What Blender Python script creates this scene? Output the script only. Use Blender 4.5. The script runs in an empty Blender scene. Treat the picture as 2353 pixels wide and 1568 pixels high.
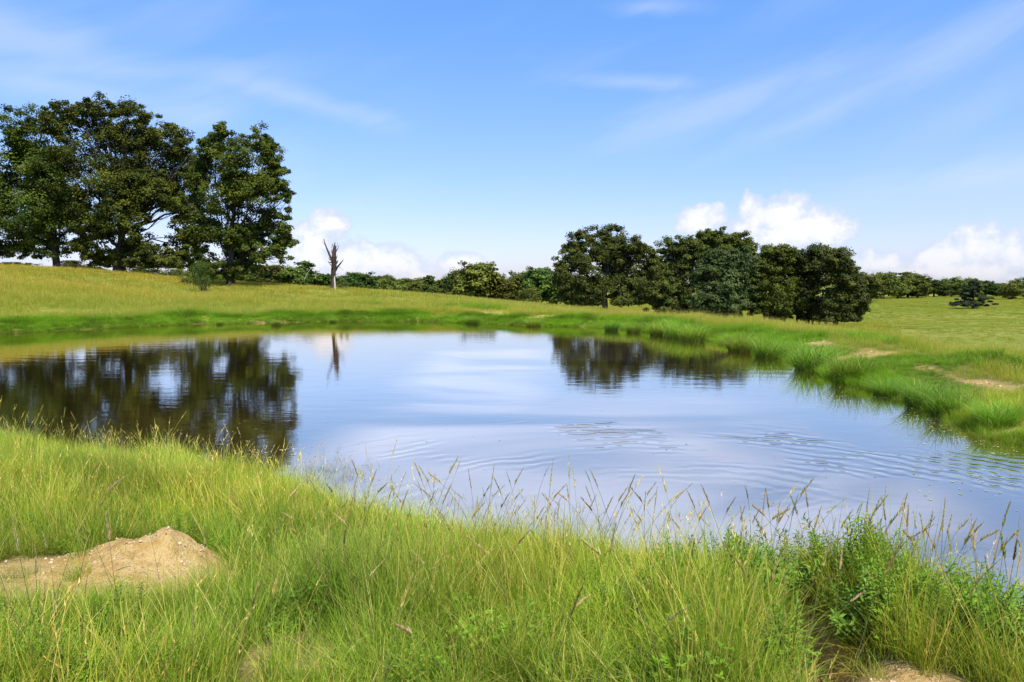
import bpy, math, random
import numpy as np
from math import radians as R

# ------------------------------------------------------------------ camera
C = bpy.context.scene
COL = C.collection
CAM_H = 3.0                      # metres above the water
PITCH = R(4.88)
F = 1569.0                       # focal length in units where the picture is 2353 wide
cam_d = bpy.data.cameras.new('camera'); cam = bpy.data.objects.new('camera', cam_d)
COL.objects.link(cam); C.camera = cam
cam_d.sensor_width = 36; cam_d.lens = 24.0
cam_d.clip_start = 0.05; cam_d.clip_end = 6000
cam.location = (0, 0, CAM_H); cam.rotation_euler = (R(90) - PITCH, 0, 0)

# ------------------------------------------------------------------ light
SUN_AZ, SUN_EL = R(152), R(60)   # clockwise from +Y
w = bpy.data.worlds.new('World'); C.world = w; w.use_nodes = True
nt = w.node_tree; nt.nodes.clear(); N = nt.nodes.new; L = nt.links.new


def dir_of(px, py):
    a = (px - 1176.5) / F; b = (784 - py) / F
    cp, sp = math.cos(PITCH), math.sin(PITCH)
    v = np.array([a, cp + b * sp, -sp + b * cp])
    return v / np.linalg.norm(v)


def azel(px, py):
    d = dir_of(px, py)
    return math.atan2(d[0], d[1]), math.asin(d[2])


def math_n(t, op, a, b=None, c=None, clamp=False):
    n = t.nodes.new('ShaderNodeMath'); n.operation = op; n.use_clamp = clamp
    for i, v in enumerate((a, b, c)):
        if v is None: continue
        if isinstance(v, (int, float)): n.inputs[i].default_value = v
        else: t.links.new(v, n.inputs[i])
    return n.outputs[0]


def mix_n(t, f, a, b, mode='MIX'):
    n = t.nodes.new('ShaderNodeMix'); n.data_type = 'RGBA'; n.blend_type = mode
    for i, v in ((0, f), (6, a), (7, b)):
        if isinstance(v, (int, float)): n.inputs[i].default_value = v
        elif isinstance(v, tuple): n.inputs[i].default_value = (*v, 1) if len(v) == 3 else v
        else: t.links.new(v, n.inputs[i])
    return n.outputs[2]


def maprange(t, v, a, b, c=0.0, d=1.0, smooth=True):
    n = t.nodes.new('ShaderNodeMapRange')
    n.interpolation_type = 'SMOOTHSTEP' if smooth else 'LINEAR'
    n.inputs[1].default_value = a; n.inputs[2].default_value = b
    n.inputs[3].default_value = c; n.inputs[4].default_value = d
    t.links.new(v, n.inputs[0]); return n.outputs[0]


def noise_n(t, vec, scale, detail=4, rough=.55, dist=0.0):
    n = t.nodes.new('ShaderNodeTexNoise'); n.inputs['Scale'].default_value = scale
    n.inputs['Detail'].default_value = detail; n.inputs['Roughness'].default_value = rough
    n.inputs['Distortion'].default_value = dist
    if vec is not None: t.links.new(vec, n.inputs['Vector'])
    return n


def comb(t, x, y, z):
    n = t.nodes.new('ShaderNodeCombineXYZ')
    for i, v in enumerate((x, y, z)):
        if isinstance(v, (int, float)): n.inputs[i].default_value = v
        else: t.links.new(v, n.inputs[i])
    return n.outputs[0]


sky = N('ShaderNodeTexSky'); sky.sky_type = 'NISHITA'; sky.sun_disc = False
sky.sun_elevation = SUN_EL; sky.sun_rotation = SUN_AZ
sky.altitude = 0; sky.air_density = 1.0; sky.dust_density = 0.6; sky.ozone_density = 2.0
SKY_STRENGTH = 0.12
tc = N('ShaderNodeTexCoord')
sep = N('ShaderNodeSeparateXYZ'); L(tc.outputs['Generated'], sep.inputs[0])
AZ = math_n(nt, 'ARCTAN2', sep.outputs[0], sep.outputs[1])
EL = math_n(nt, 'ARCSINE', sep.outputs[2])
P = comb(nt, AZ, EL, 0.0)
# the sky's own colour, cleaned of the yellowish horizon
grad = N('ShaderNodeValToRGB'); cr = grad.color_ramp
L(maprange(nt, EL, 0.0, R(60), smooth=False), grad.inputs[0])
cr.elements[0].position = 0; cr.elements[0].color = (.78, .78, 1.08, 1)
cr.elements[1].position = 1; cr.elements[1].color = (.66, 1.05, 1.40, 1)
for p, c in ((.08, (.80, .80, 1.08)), (.2, (.78, .91, 1.22)), (.36, (.70, 1.02, 1.38))):
    e = cr.elements.new(p); e.color = (*c, 1)
skyc = mix_n(nt, 1.0, sky.outputs[0], grad.outputs[0], 'MULTIPLY')
# cumulus: soft heaps at real bearings, edges broken by noise
nz = noise_n(nt, P, 22, 6, .62); nz2 = noise_n(nt, P, 60, 4, .6)
dist = math_n(nt, 'ADD', math_n(nt, 'MULTIPLY', math_n(nt, 'SUBTRACT', nz.outputs['Fac'], .5), 1.7),
              math_n(nt, 'MULTIPLY', math_n(nt, 'SUBTRACT', nz2.outputs['Fac'], .5), .9))
puffs = [(755, 512, 42, 32), (722, 560, 60, 48), (700, 600, 70, 50), (800, 600, 70, 45), (880, 600, 75, 40), (930, 615, 60, 32),
         (1040, 603, 34, 24), (1075, 607, 32, 26), (965, 635, 28, 14), (1170, 632, 20, 12),
         (1610, 508, 50, 32), (1640, 500, 28, 26), (1735, 505, 32, 52), (1700, 525, 30, 22), (1800, 500, 62, 52), (1850, 520, 62, 48),
         (1895, 530, 52, 38), (1770, 545, 90, 35), (2020, 605, 55, 26), (2150, 600, 48, 36), (2190, 590, 40, 24), (2260, 575, 55, 42),
         (2330, 590, 55, 38), (2220, 620, 120, 30), (2420, 600, 90, 40), (2560, 570, 80, 50), (2750, 600, 120, 40), (-150, 590, 120, 40),
         (-400, 560, 110, 60)]
field = None
for (px, py, rx, ry) in puffs:
    a, e = azel(px, py)
    rxa = rx * 1.25 / F; rya = ry * 1.25 / F
    q = N('ShaderNodeVectorMath'); q.operation = 'MULTIPLY_ADD'; L(P, q.inputs[0])
    q.inputs[1].default_value = (1 / rxa, 1 / rya, 0); q.inputs[2].default_value = (-a / rxa, -e / rya, 0)
    ln = N('ShaderNodeVectorMath'); ln.operation = 'LENGTH'; L(q.outputs[0], ln.inputs[0])
    v = math_n(nt, 'SUBTRACT', 1.0, ln.outputs['Value'])
    field = v if field is None else math_n(nt, 'SMOOTH_MAX', field, v, .25)
cum = maprange(nt, math_n(nt, 'ADD', field, math_n(nt, 'MULTIPLY', dist, .75)), -.02, .26)
inner = maprange(nt, math_n(nt, 'ADD', field, math_n(nt, 'MULTIPLY', dist, 1.3)), .15, .9)
fade = maprange(nt, EL, R(-.5), R(4.5), .45, 1.0)
cum = math_n(nt, 'MULTIPLY', math_n(nt, 'MULTIPLY', cum, fade), .9)
# cirrus: streaks stretched along their drift
rot = N('ShaderNodeVectorRotate'); rot.rotation_type = 'Z_AXIS'; L(P, rot.inputs[0]); rot.inputs['Angle'].default_value = R(-20)
st = N('ShaderNodeVectorMath'); st.operation = 'MULTIPLY'; L(rot.outputs[0], st.inputs[0]); st.inputs[1].default_value = (1.6, 7, 1)
ci = noise_n(nt, st.outputs[0], 1.6, 4, .5, .5)
big = noise_n(nt, P, 2.2, 2, .5)
cir = math_n(nt, 'MULTIPLY', maprange(nt, ci.outputs['Fac'], .42, .8), maprange(nt, big.outputs['Fac'], .35, .65))
wisps = [(110, 195, 330, 38, -4), (230, 160, 300, 30, 6), (1680, 230, 330, 60, 14), (2150, 130, 420, 45, 20), (2300, 400, 330, 40, 6),
         (60, 90, 330, 60, -10), (1480, 190, 170, 20, -5), (1100, 540, 140, 16, 0), (700, 230, 240, 30, -12), (1500, 15, 130, 22, -4)]
wf = None
for (px, py, rx, ry, ang) in wisps:
    a, e = azel(px, py)
    q = N('ShaderNodeVectorMath'); q.operation = 'SUBTRACT'; L(P, q.inputs[0]); q.inputs[1].default_value = (a, e, 0)
    r_ = N('ShaderNodeVectorRotate'); r_.rotation_type = 'Z_AXIS'; L(q.outputs[0], r_.inputs[0]); r_.inputs['Angle'].default_value = R(-ang)
    s_ = N('ShaderNodeVectorMath'); s_.operation = 'MULTIPLY'; L(r_.outputs[0], s_.inputs[0]); s_.inputs[1].default_value = (F / rx, F / ry, 0)
    ln = N('ShaderNodeVectorMath'); ln.operation = 'LENGTH'; L(s_.outputs[0], ln.inputs[0])
    v = math_n(nt, 'SUBTRACT', 1.0, ln.outputs['Value'])
    wf = v if wf is None else math_n(nt, 'SMOOTH_MAX', wf, v, .3)
wn = noise_n(nt, st.outputs[0], 3.5, 5, .55, .6)
wmask = maprange(nt, math_n(nt, 'ADD', wf, math_n(nt, 'MULTIPLY', math_n(nt, 'SUBTRACT', wn.outputs['Fac'], .5), 1.5)), -.35, 1.2)
veil = math_n(nt, 'ADD', math_n(nt, 'MULTIPLY', cir, .26), math_n(nt, 'MULTIPLY', wmask, .34), clamp=True)
CLD = 1 / SKY_STRENGTH
k1 = mix_n(nt, veil, skyc, (.50 * CLD, .56 * CLD, .76 * CLD))
cc = mix_n(nt, inner, (.46 * CLD, .52 * CLD, .66 * CLD), (.70 * CLD, .69 * CLD, .72 * CLD))
k2 = mix_n(nt, cum, k1, cc)
bg = N('ShaderNodeBackground'); bg.inputs[1].default_value = SKY_STRENGTH; L(k2, bg.inputs[0])
wo = N('ShaderNodeOutputWorld'); L(bg.outputs[0], wo.inputs[0])

sd_ = bpy.data.lights.new('sun', 'SUN'); sd_.energy = 4.6; sd_.angle = R(.6); sd_.color = (1, .95, .86)
sun = bpy.data.objects.new('sun', sd_); COL.objects.link(sun)
sun.rotation_euler = (R(90) - SUN_EL, 0, math.pi - SUN_AZ)
sun.location = (0, 0, 60)
vs = C.view_settings
vs.view_transform = 'Standard'; vs.look = 'None'; vs.exposure = 0.6; vs.gamma = 1; vs.use_curve_mapping = False
C.render.engine = 'CYCLES'
C.cycles.max_bounces = 7; C.cycles.diffuse_bounces = 3; C.cycles.transmission_bounces = 3; C.cycles.glossy_bounces = 2
C.cycles.transparent_max_bounces = 4; C.cycles.use_denoising = True
C.cycles.caustics_reflective = False; C.cycles.caustics_refractive = False

# ------------------------------------------------------------------ helpers
rng = np.random.default_rng(11)


def at_depth(px, py, D):
    d = dir_of(px, py); return d * (D / d[1]) + np.array([0, 0, CAM_H])


def at_z(px, py, z=0.0):
    d = dir_of(px, py); return d * ((z - CAM_H) / d[2]) + np.array([0, 0, CAM_H])


def mk_mesh(name, V, Fq, col=None, mat=None, smooth=False, tris=None):
    V = np.asarray(V, np.float32); Fq = np.asarray(Fq, np.int32).reshape(-1, 4) if Fq is not None and len(Fq) else np.zeros((0, 4), np.int32)
    T = np.asarray(tris, np.int32).reshape(-1, 3) if tris is not None and len(tris) else np.zeros((0, 3), np.int32)
    me = bpy.data.meshes.new(name)
    me.vertices.add(len(V)); me.vertices.foreach_set('co', V.ravel())
    nl = Fq.size + T.size; me.loops.add(nl)
    me.loops.foreach_set('vertex_index', np.concatenate([Fq.ravel(), T.ravel()]))
    me.polygons.add(len(Fq) + len(T))
    ls = np.concatenate([np.arange(len(Fq)) * 4, Fq.size + np.arange(len(T)) * 3]).astype(np.int32)
    me.polygons.foreach_set('loop_start', ls)
    if smooth: me.polygons.foreach_set('use_smooth', np.ones(len(ls), bool))
    me.update(calc_edges=True)
    if col is not None:
        a = me.attributes.new('Col', 'FLOAT_COLOR', 'POINT')
        c4 = np.ones((len(V), 4), np.float32); c4[:, :3] = col; a.data.foreach_set('color', c4.ravel())
    if mat: me.materials.append(mat)
    return me


def link(name, me, parent=None, loc=None):
    o = bpy.data.objects.new(name, me); COL.objects.link(o)
    if parent: o.parent = parent
    if loc is not None: o.location = loc
    return o


def tag(o, label=None, cat=None, group=None, kind=None):
    if label: o['label'] = label
    if cat: o['category'] = cat
    if group: o['group'] = group
    if kind: o['kind'] = kind
    return o


def thing(name, loc, label, cat, group=None):
    o = bpy.data.objects.new(name, None); COL.objects.link(o); o.location = loc
    o.empty_display_size = .3
    return tag(o, label, cat, group)


def copy_tree(o, parent=None):
    c = o.copy(); COL.objects.link(c); c.parent = parent
    for ch in [x for x in COL.objects if x.parent == o]:
        copy_tree(ch, c)
    return c


class Acc:
    def __init__(s): s.V = []; s.F = []; s.C = []; s.n = 0

    def add(s, V, Fq, col):
        V = np.asarray(V, float).reshape(-1, 3); s.V.append(V); s.F.append(np.asarray(Fq, int).reshape(-1, 4) + s.n)
        c = np.empty((len(V), 3)); c[:] = col; s.C.append(c); s.n += len(V)

    def mesh(s, name, mat, smooth=False):
        return mk_mesh(name, np.concatenate(s.V), np.concatenate(s.F), np.concatenate(s.C), mat, smooth)


def tube(acc, pts, rad, sides=6, col=(1, 1, 1), jag=0.0, r=rng):
    pts = np.asarray(pts, float); n = len(pts); V = []
    up = np.array([0.13, 0.31, .94])
    for i in range(n):
        t = pts[min(i + 1, n - 1)] - pts[max(i - 1, 0)]; t /= np.linalg.norm(t) + 1e-9
        a = np.cross(t, up if abs(t @ up) < .95 else np.array([1., 0, 0])); a /= np.linalg.norm(a); b = np.cross(t, a)
        an = np.arange(sides) / sides * 2 * np.pi
        rr = rad[i] * (1 + jag * r.uniform(-1, 1, sides))
        V.append(pts[i] + rr[:, None] * (np.cos(an)[:, None] * a + np.sin(an)[:, None] * b))
    V = np.concatenate(V); Fq = []
    for i in range(n - 1):
        for k in range(sides):
            Fq.append((i * sides + k, i * sides + (k + 1) % sides, (i + 1) * sides + (k + 1) % sides, (i + 1) * sides + k))
    acc.add(V, Fq, col)


def vnoise(x, y, s, seed=0):
    """smooth value noise on arrays"""
    x = np.asarray(x) / s; y = np.asarray(y) / s
    xi = np.floor(x).astype(np.int64); yi = np.floor(y).astype(np.int64); fx = x - xi; fy = y - yi
    fx = fx * fx * (3 - 2 * fx); fy = fy * fy * (3 - 2 * fy)

    def h(a, b):
        v = (a * 374761393 + b * 668265263 + seed * 1442695041) & 0xffffffff
        v = ((v ^ (v >> 13)) * 1274126177) & 0xffffffff
        return ((v ^ (v >> 16)) & 0xffff) / 65535.0
    return (h(xi, yi) * (1 - fx) + h(xi + 1, yi) * fx) * (1 - fy) + (h(xi, yi + 1) * (1 - fx) + h(xi + 1, yi + 1) * fx) * fy


def sstep(v, a, b):
    t = np.clip((v - a) / (b - a), 0, 1); return t * t * (3 - 2 * t)


# ------------------------------------------------------------------ terrain
far_px = [(0, 768), (150, 760), (300, 752), (450, 745), (600, 743), (750, 739), (880, 740), (1000, 740), (1120, 745), (1220, 750), (1330, 752),
          (1430, 757), (1520, 766), (1600, 779), (1660, 792), (1720, 806), (1790, 826), (1850, 848), (1930, 872), (2010, 897), (2080, 922),
          (2150, 950), (2210, 975), (2270, 1000), (2353, 1032)]
near_px = [(2353, 1520), (2200, 1490), (2050, 1440), (1900, 1385), (1790, 1335), (1720, 1290), (1660, 1290), (1560, 1315), (1450, 1312),
           (1300, 1292), (1150, 1272), (1000, 1250), (880, 1225), (780, 1195), (700, 1165), (620, 1130), (520, 1100), (400, 1075), (250, 1060),
           (100, 1045), (0, 1035)]
pond = [tuple(at_z(*p)[:2]) for p in far_px]
pond += [(12.2, 10.6), (13.4, 8.6), (12.6, 6.4), (10.0, 5.2), (7.0, 5.0)]
pond += [tuple(at_z(*p)[:2]) for p in near_px]
pond += [(-14, 13.2), (-23, 17), (-31, 24), (-35, 32), (-33, 38)]
pond = np.array(pond)
# resample the outline and roughen it a little
seg = np.roll(pond, -1, 0) - pond
ol = []
for i in range(len(pond)):
    n = max(1, int(np.linalg.norm(seg[i]) / .9))
    for k in range(n): ol.append(pond[i] + seg[i] * k / n)
ol = np.array(ol); r0 = np.linalg.norm(ol, axis=1)
ol += (np.stack([vnoise(ol[:, 0], ol[:, 1], 2.3, 3), vnoise(ol[:, 0], ol[:, 1], 2.3, 4)], 1) - .5) * np.clip(r0 * .03, .1, .8)[:, None]
POND = ol


def sdist(x, y):
    x = np.asarray(x, float).ravel(); y = np.asarray(y, float).ravel(); out = np.empty(len(x))
    A = POND; B = np.roll(POND, -1, 0); E = B - A; EE = (E ** 2).sum(1)
    for s in range(0, len(x), 20000):
        p = np.stack([x[s:s + 20000], y[s:s + 20000]], 1)
        d = p[:, None] - A[None]; t = np.clip((d * E).sum(2) / EE, 0, 1)
        dd = np.sqrt(((d - t[..., None] * E) ** 2).sum(2)).min(1)
        c = (A[None, :, 1] > p[:, None, 1]) != (B[None, :, 1] > p[:, None, 1])
        xi = (B[None, :, 0] - A[None, :, 0]) * (p[:, None, 1] - A[None, :, 1]) / (B[None, :, 1] - A[None, :, 1] + 1e-12) + A[None, :, 0]
        ins = ((c & (p[:, None, 0] < xi)).sum(1) % 2) == 1
        out[s:s + 20000] = np.where(ins, -dd, dd)
    return out


ctrl = []
for p in POND[::2]: ctrl.append((p[0], p[1], 0.0))
nrm = []
for i, p in enumerate(POND):
    t = POND[(i + 1) % len(POND)] - POND[i - 1]; t /= np.linalg.norm(t); nrm.append((-t[1], t[0]))
nrm = np.array(nrm)
if sdist(*(POND[5] + nrm[5] * .5))[0] < 0: nrm = -nrm
for i in range(0, len(POND), 3):
    p = POND[i]; n = nrm[i]; dam = p[0] > 3 and p[1] > 9 and n[0] > 0
    if dam:
        for d, z in ((1.6, .42), (3.0, .6), (5.0, .6), (7.5, .1), (11, -.9), (16, -1.5)):
            q = p + n * d; ctrl.append((q[0], q[1], z))
    elif p[1] > 30:
        for d, z in ((1.2, .35), (3.5, .65)):
            q = p + n * d; ctrl.append((q[0], q[1], z))
    elif p[1] > 20:
        q = p + n * 2; ctrl.append((q[0], q[1], .5))
CREST = [(-500, 590), (-250, 596), (0, 607), (140, 614), (275, 622), (400, 632), (530, 640), (640, 648), (753, 655), (885, 665), (1013, 675),
         (1173, 690), (1318, 704), (1393, 712), (1546, 730)]
for px, py in CREST:
    q = at_depth(px, py, 88); q[2] -= .5; ctrl.append(tuple(q))
    q2 = at_depth(px, py, 104); ctrl.append((q2[0], q2[1], q[2] - .6 if px < 600 else q[2] - .9))
    q2 = at_depth(px, py, 140); ctrl.append((q2[0], q2[1], q[2] * .4 - 2.2))
for px, py, D in ((130, 620, 85), (275, 628, 84), (530, 655, 78), (765, 666, 74), (465, 672, 70), (1390, 714, 79), (1560, 738, 76), (1700, 748, 75),
                  (1800, 752, 74), (1930, 752, 74)):
    q = at_depth(px, py, D); ctrl.append(tuple(q))
for x, y, z in [(0, 0, 1.4), (0, 2.5, 1.3), (0, 4.2, .98), (0, 5.6, .5), (-3, 2.5, 1.32), (-3, 4.4, 1.0), (-3, 6.2, .62), (-2.4, 8, .25), (-5, 6.5, .75), (-5, 9, .38),
                (-8, 8, .8), (-12, 8, 1.2), (-16, 8, 1.5), (2, 2.5, 1.28), (2, 4.2, .92), (2.7, 3.3, .95), (3.3, 3.6, .62), (4.6, 3.0, .5), (8, 3, .7), (12, 2.5, 1.1),
                (0, -3, 1.6), (8, -4, 1.8), (-8, -4, 1.9), (-15, 0, 2), (18, 4, .8), (0, -30, 3), (30, -20, 0), (-40, 0, 4), (-60, 40, 6), (40, 10, -1.4),
                (40, 30, -1.6), (60, 60, -1.6), (95, 110, -1.6), (130, 180, -1.7), (60, 160, -1.8), (90, 240, -2.0), (20, 160, -2.6), (200, 240, -1.8),
                (0, 220, -3.2), (-120, 220, -1), (-200, 100, 5), (0, 500, -2), (300, 500, -1), (-300, 500, 0), (200, 0, -1), (0, -200, 3), (-200, -50, 5),
                (0, 2500, 0), (2500, 0, 0), (-2500, 0, 4), (0, -2500, 2)]:
    ctrl.append((x, y, z))
ctrl = np.array(ctrl)


def kern(d2): return np.sqrt(d2 + 1.2)


Kx = kern(((ctrl[:, None, :2] - ctrl[None, :, :2]) ** 2).sum(2))
zm = 0.0
WT = np.linalg.solve(Kx + np.eye(len(ctrl)) * -1e-3 * 20, ctrl[:, 2] - zm)

PATH = np.array([at_z(px, py, .6)[:2] for px, py in ((1870, 782), (1990, 800), (2060, 815), (2130, 836), (2250, 864), (2353, 892), (2500, 930))])


def poly_d(x, y, P_):
    d = np.full(np.shape(x), 1e9)
    for a, b in zip(P_[:-1], P_[1:]):
        e = b - a; t = np.clip(((x - a[0]) * e[0] + (y - a[1]) * e[1]) / (e @ e), 0, 1)
        d = np.minimum(d, np.hypot(x - a[0] - t * e[0], y - a[1] - t * e[1]))
    return d


MOUND = np.array([-2.66, 5.05]); GUL = np.array([[1.55, 4.75], [1.82, 4.3], [1.74, 3.7], [1.52, 3.2], [1.40, 2.7]])


def H(x, y, sd=None):
    x = np.asarray(x, float); y = np.asarray(y, float); shp = x.shape; x = x.ravel(); y = y.ravel()
    if sd is None: sd = sdist(x, y)
    sd = np.asarray(sd).ravel()
    z = np.empty(len(x))
    for s in range(0, len(x), 20000):
        d2 = (x[s:s + 20000, None] - ctrl[None, :, 0]) ** 2 + (y[s:s + 20000, None] - ctrl[None, :, 1]) ** 2
        z[s:s + 20000] = kern(d2) @ WT + zm
    r = np.hypot(x, y)
    bump = (vnoise(x, y, 9, 1) - .5) * .35 * sstep(r, 25, 60) + (vnoise(x, y, 1.7, 2) - .5) * .14 + (vnoise(x, y, .5, 5) - .5) * .05
    z = z + bump * sstep(sd, .3, 2.5)
    z = np.where((sd > 0) & (sd < 4), np.maximum(z, .02 + .14 * np.minimum(sd, 1.2)), z)
    # dirt mound with a cut face, and the washed-out gully
    dx = x - MOUND[0]; dy = y - MOUND[1]
    m = np.exp(-((dx + .35) / .7) ** 2 - (dy / .42) ** 2) * .09 + np.exp(-(dx / .30) ** 2 - ((dy - .05) / .27) ** 2) * .24
    z = z + m - .22 * np.exp(-((dx - .75) / .35) ** 2 - ((dy - .15) / .4) ** 2)
    z = z + ((vnoise(x, y, .22, 8) - .5) * .13 + (vnoise(x, y, .08, 9) - .5) * .05) * np.exp(-(dx / 1.1) ** 2 - (dy / .6) ** 2)
    g = poly_d(x, y, GUL)
    z = z - .34 * np.exp(-(g / .17) ** 2) * sstep(y, 2.6, 3.3) + .16 * np.exp(-((x - 2.2) / .45) ** 2 - ((y - 4.2) / .6) ** 2)
    z = z + ((vnoise(x, y, .13, 18) - .5) * .08) * np.exp(-(g / .3) ** 2)
    z = np.where(sd < 0, -.02 - .35 * np.minimum(-sd, 2.5), z)
    return z.reshape(shp)


def bare(x, y):
    """0 grass .. 1 bare soil"""
    n = vnoise(x, y, .9, 21) * .6 + vnoise(x, y, .3, 22) * .4
    b = np.zeros(np.shape(x))
    dx = x - MOUND[0]; dy = y - MOUND[1]
    b = np.maximum(b, sstep(1.15 - np.hypot((dx + .30) / 1.05, (dy + .35) / .72) + (n - .5) * 1.1, .0, .3) * (.90 + .1 * sstep(dx, -.7, 0)))
    b = np.maximum(b, sstep(1.1 - np.hypot((dx - .55) / .5, (dy + .08) / .42) + (n - .5) * .6, .0, .3))
    g = poly_d(x, y, GUL)
    b = np.maximum(b, sstep(.27 - g + (n - .5) * .4, 0, .1))
    b = np.maximum(b, sstep(1 - np.hypot((x - 1.58) / .50, (y - 2.45) / .95) + (n - .5) * .6, 0, .3))
    b = np.maximum(b, .6 * sstep(1 - np.hypot((x + 1.05) / .3, (y - 3.2) / .35) + (n - .5) * .8, 0, .3))
    b = np.maximum(b, sstep(1 - np.hypot((x - 2.25) / .7, (y - 6.9) / .3) + (n - .5) * .5, 0, .3))
    n2 = vnoise(x, y, 2.2, 23) * .6 + vnoise(x, y, .8, 24) * .4
    b = np.maximum(b, .8 * sstep(.36 - poly_d(x, y, PATH) + (n2 - .5) * 1.2, 0, .6))
    for (px, py, z, rx, ry, rot) in ((1110, 719, .55, 2.4, .7, 0), (1190, 721, .6, 3.0, .6, 0), (1265, 729, .5, 2.3, .6, 0), (2325, 945, .5, .8, .35, .9), (110, 722, .8, .9, .2, 0), (190, 727, .6, .7, .2, 0),
                                 (590, 737, .25, 1.1, .5, 0), (1950, 808, .6, 2., .6, .8), (640, 737, .2, .7, .4, 0)):
        q = at_z(px, py, z)
        b = np.maximum(b, .72 * sstep(1 - np.hypot((x - q[0]) / rx, (y - q[1]) / (ry * 2)) + (n2 - .5) * 1.3, 0, .3))
    return b


# polar sheet: fine in front of the camera, coarse elsewhere, out past the horizon
rad = [0.3]
while rad[-1] < 3500: rad.append(rad[-1] * (1.018 if rad[-1] < 120 else 1.05) + .012)
rad = np.array(rad)
ang = np.concatenate([np.arange(-50, 50, .28), np.arange(50, 310, 5)])
ang = np.radians(ang); NA, NR = len(ang), len(rad)
gx = rad[:, None] * np.sin(ang)[None]; gy = rad[:, None] * np.cos(ang)[None]
sdg = sdist(gx, gy); gz = H(gx, gy, sdg)
gb = bare(gx.ravel(), gy.ravel())
V = np.stack([gx.ravel(), gy.ravel(), gz.ravel()], 1)
V = np.concatenate([V, [[0, 0, float(H(np.array([0.]), np.array([0.]))[0])]]])
i = np.arange(NR - 1)[:, None] * NA; j = np.arange(NA)[None]; j2 = (j + 1) % NA
Fq = np.stack([i + j, i + NA + j, i + NA + j2, i + j2], 2).reshape(-1, 4)[:, ::-1]
T = np.stack([np.full(NA, len(V) - 1), np.arange(NA), (np.arange(NA) + 1) % NA], 1)[:, ::-1]


# ------------------------------------------------------------------ materials
def new_mat(name):
    m = bpy.data.materials.new(name); m.use_nodes = True; t = m.node_tree; t.nodes.clear()
    return m, t


def foliage_mat(name, translucency=.35, rough=.6, rand=.12, spec=.15, tint=False, gain=1.0):
    m, t = new_mat(name)
    at = t.nodes.new('ShaderNodeAttribute'); at.attribute_name = 'Col'
    col = at.outputs['Color']
    if tint:
        ti = t.nodes.new('ShaderNodeAttribute'); ti.attribute_type = 'INSTANCER'; ti.attribute_name = 'tint'
        col = mix_n(t, 1.0, col, ti.outputs['Color'], 'MULTIPLY')
    else:
        oi = t.nodes.new('ShaderNodeObjectInfo')
        hs = t.nodes.new('ShaderNodeHueSaturation')
        t.links.new(maprange(t, oi.outputs['Random'], 0, 1, .5 - rand * .25, .5 + rand * .15, False), hs.inputs['Hue'])
        t.links.new(maprange(t, math_n(t, 'FRACT', math_n(t, 'MULTIPLY', oi.outputs['Random'], 7.3)), 0, 1, 1 - rand * 1.6, 1 + rand * 1.6, False), hs.inputs['Value'])
        t.links.new(col, hs.inputs['Color']); col = hs.outputs[0]
    b = t.nodes.new('ShaderNodeBsdfPrincipled'); t.links.new(col, b.inputs['Base Color'])
    b.inputs['Roughness'].default_value = rough; b.inputs['Specular IOR Level'].default_value = spec
    tr = t.nodes.new('ShaderNodeBsdfTranslucent')
    t.links.new(mix_n(t, 1.0, col, (1.15, 1.2, .55), 'MULTIPLY'), tr.inputs[0])
    mx = t.nodes.new('ShaderNodeMixShader'); mx.inputs[0].default_value = translucency
    t.links.new(b.outputs[0], mx.inputs[1]); t.links.new(tr.outputs[0], mx.inputs[2])
    o = t.nodes.new('ShaderNodeOutputMaterial'); t.links.new(mx.outputs[0], o.inputs[0])
    return m


def bark_mat(name, c1, c2, scale=6):
    m, t = new_mat(name)
    tc = t.nodes.new('ShaderNodeTexCoord'); mp = t.nodes.new('ShaderNodeMapping'); mp.inputs['Scale'].default_value = (1, 1, .18)
    t.links.new(tc.outputs['Object'], mp.inputs[0])
    n = noise_n(t, mp.outputs[0], scale, 6, .65)
    col = mix_n(t, maprange(t, n.outputs['Fac'], .35, .68), (*c1, 1), (*c2, 1))
    b = t.nodes.new('ShaderNodeBsdfPrincipled'); t.links.new(col, b.inputs['Base Color']); b.inputs['Roughness'].default_value = .9
    bp = t.nodes.new('ShaderNodeBump'); bp.inputs['Strength'].default_value = .8; bp.inputs['Distance'].default_value = .05
    t.links.new(n.outputs['Fac'], bp.inputs['Height']); t.links.new(bp.outputs[0], b.inputs['Normal'])
    o = t.nodes.new('ShaderNodeOutputMaterial'); t.links.new(b.outputs[0], o.inputs[0])
    return m


M_LEAF = foliage_mat('oak_leaves', .26, .65, .10, .10)
M_FAR = foliage_mat('distant_leaves', .26, .7, .22, .1)
M_GRASS = foliage_mat('grass_blades', .42, .55, .1, .15, tint=True)
M_WEED = foliage_mat('weed_leaves', .42, .55, .15, .15)
M_STALK = foliage_mat('seed_stalks', .50, .7, .15, .1)
M_BARK = bark_mat('oak_bark', (.022, .018, .014), (.06, .05, .042))
M_DEAD = bark_mat('dead_wood', (.024, .013, .008), (.085, .050, .032), 3.0)
M_PALE = bark_mat('pale_dead_wood', (.42, .36, .30), (.55, .5, .43), 3.0)

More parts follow.
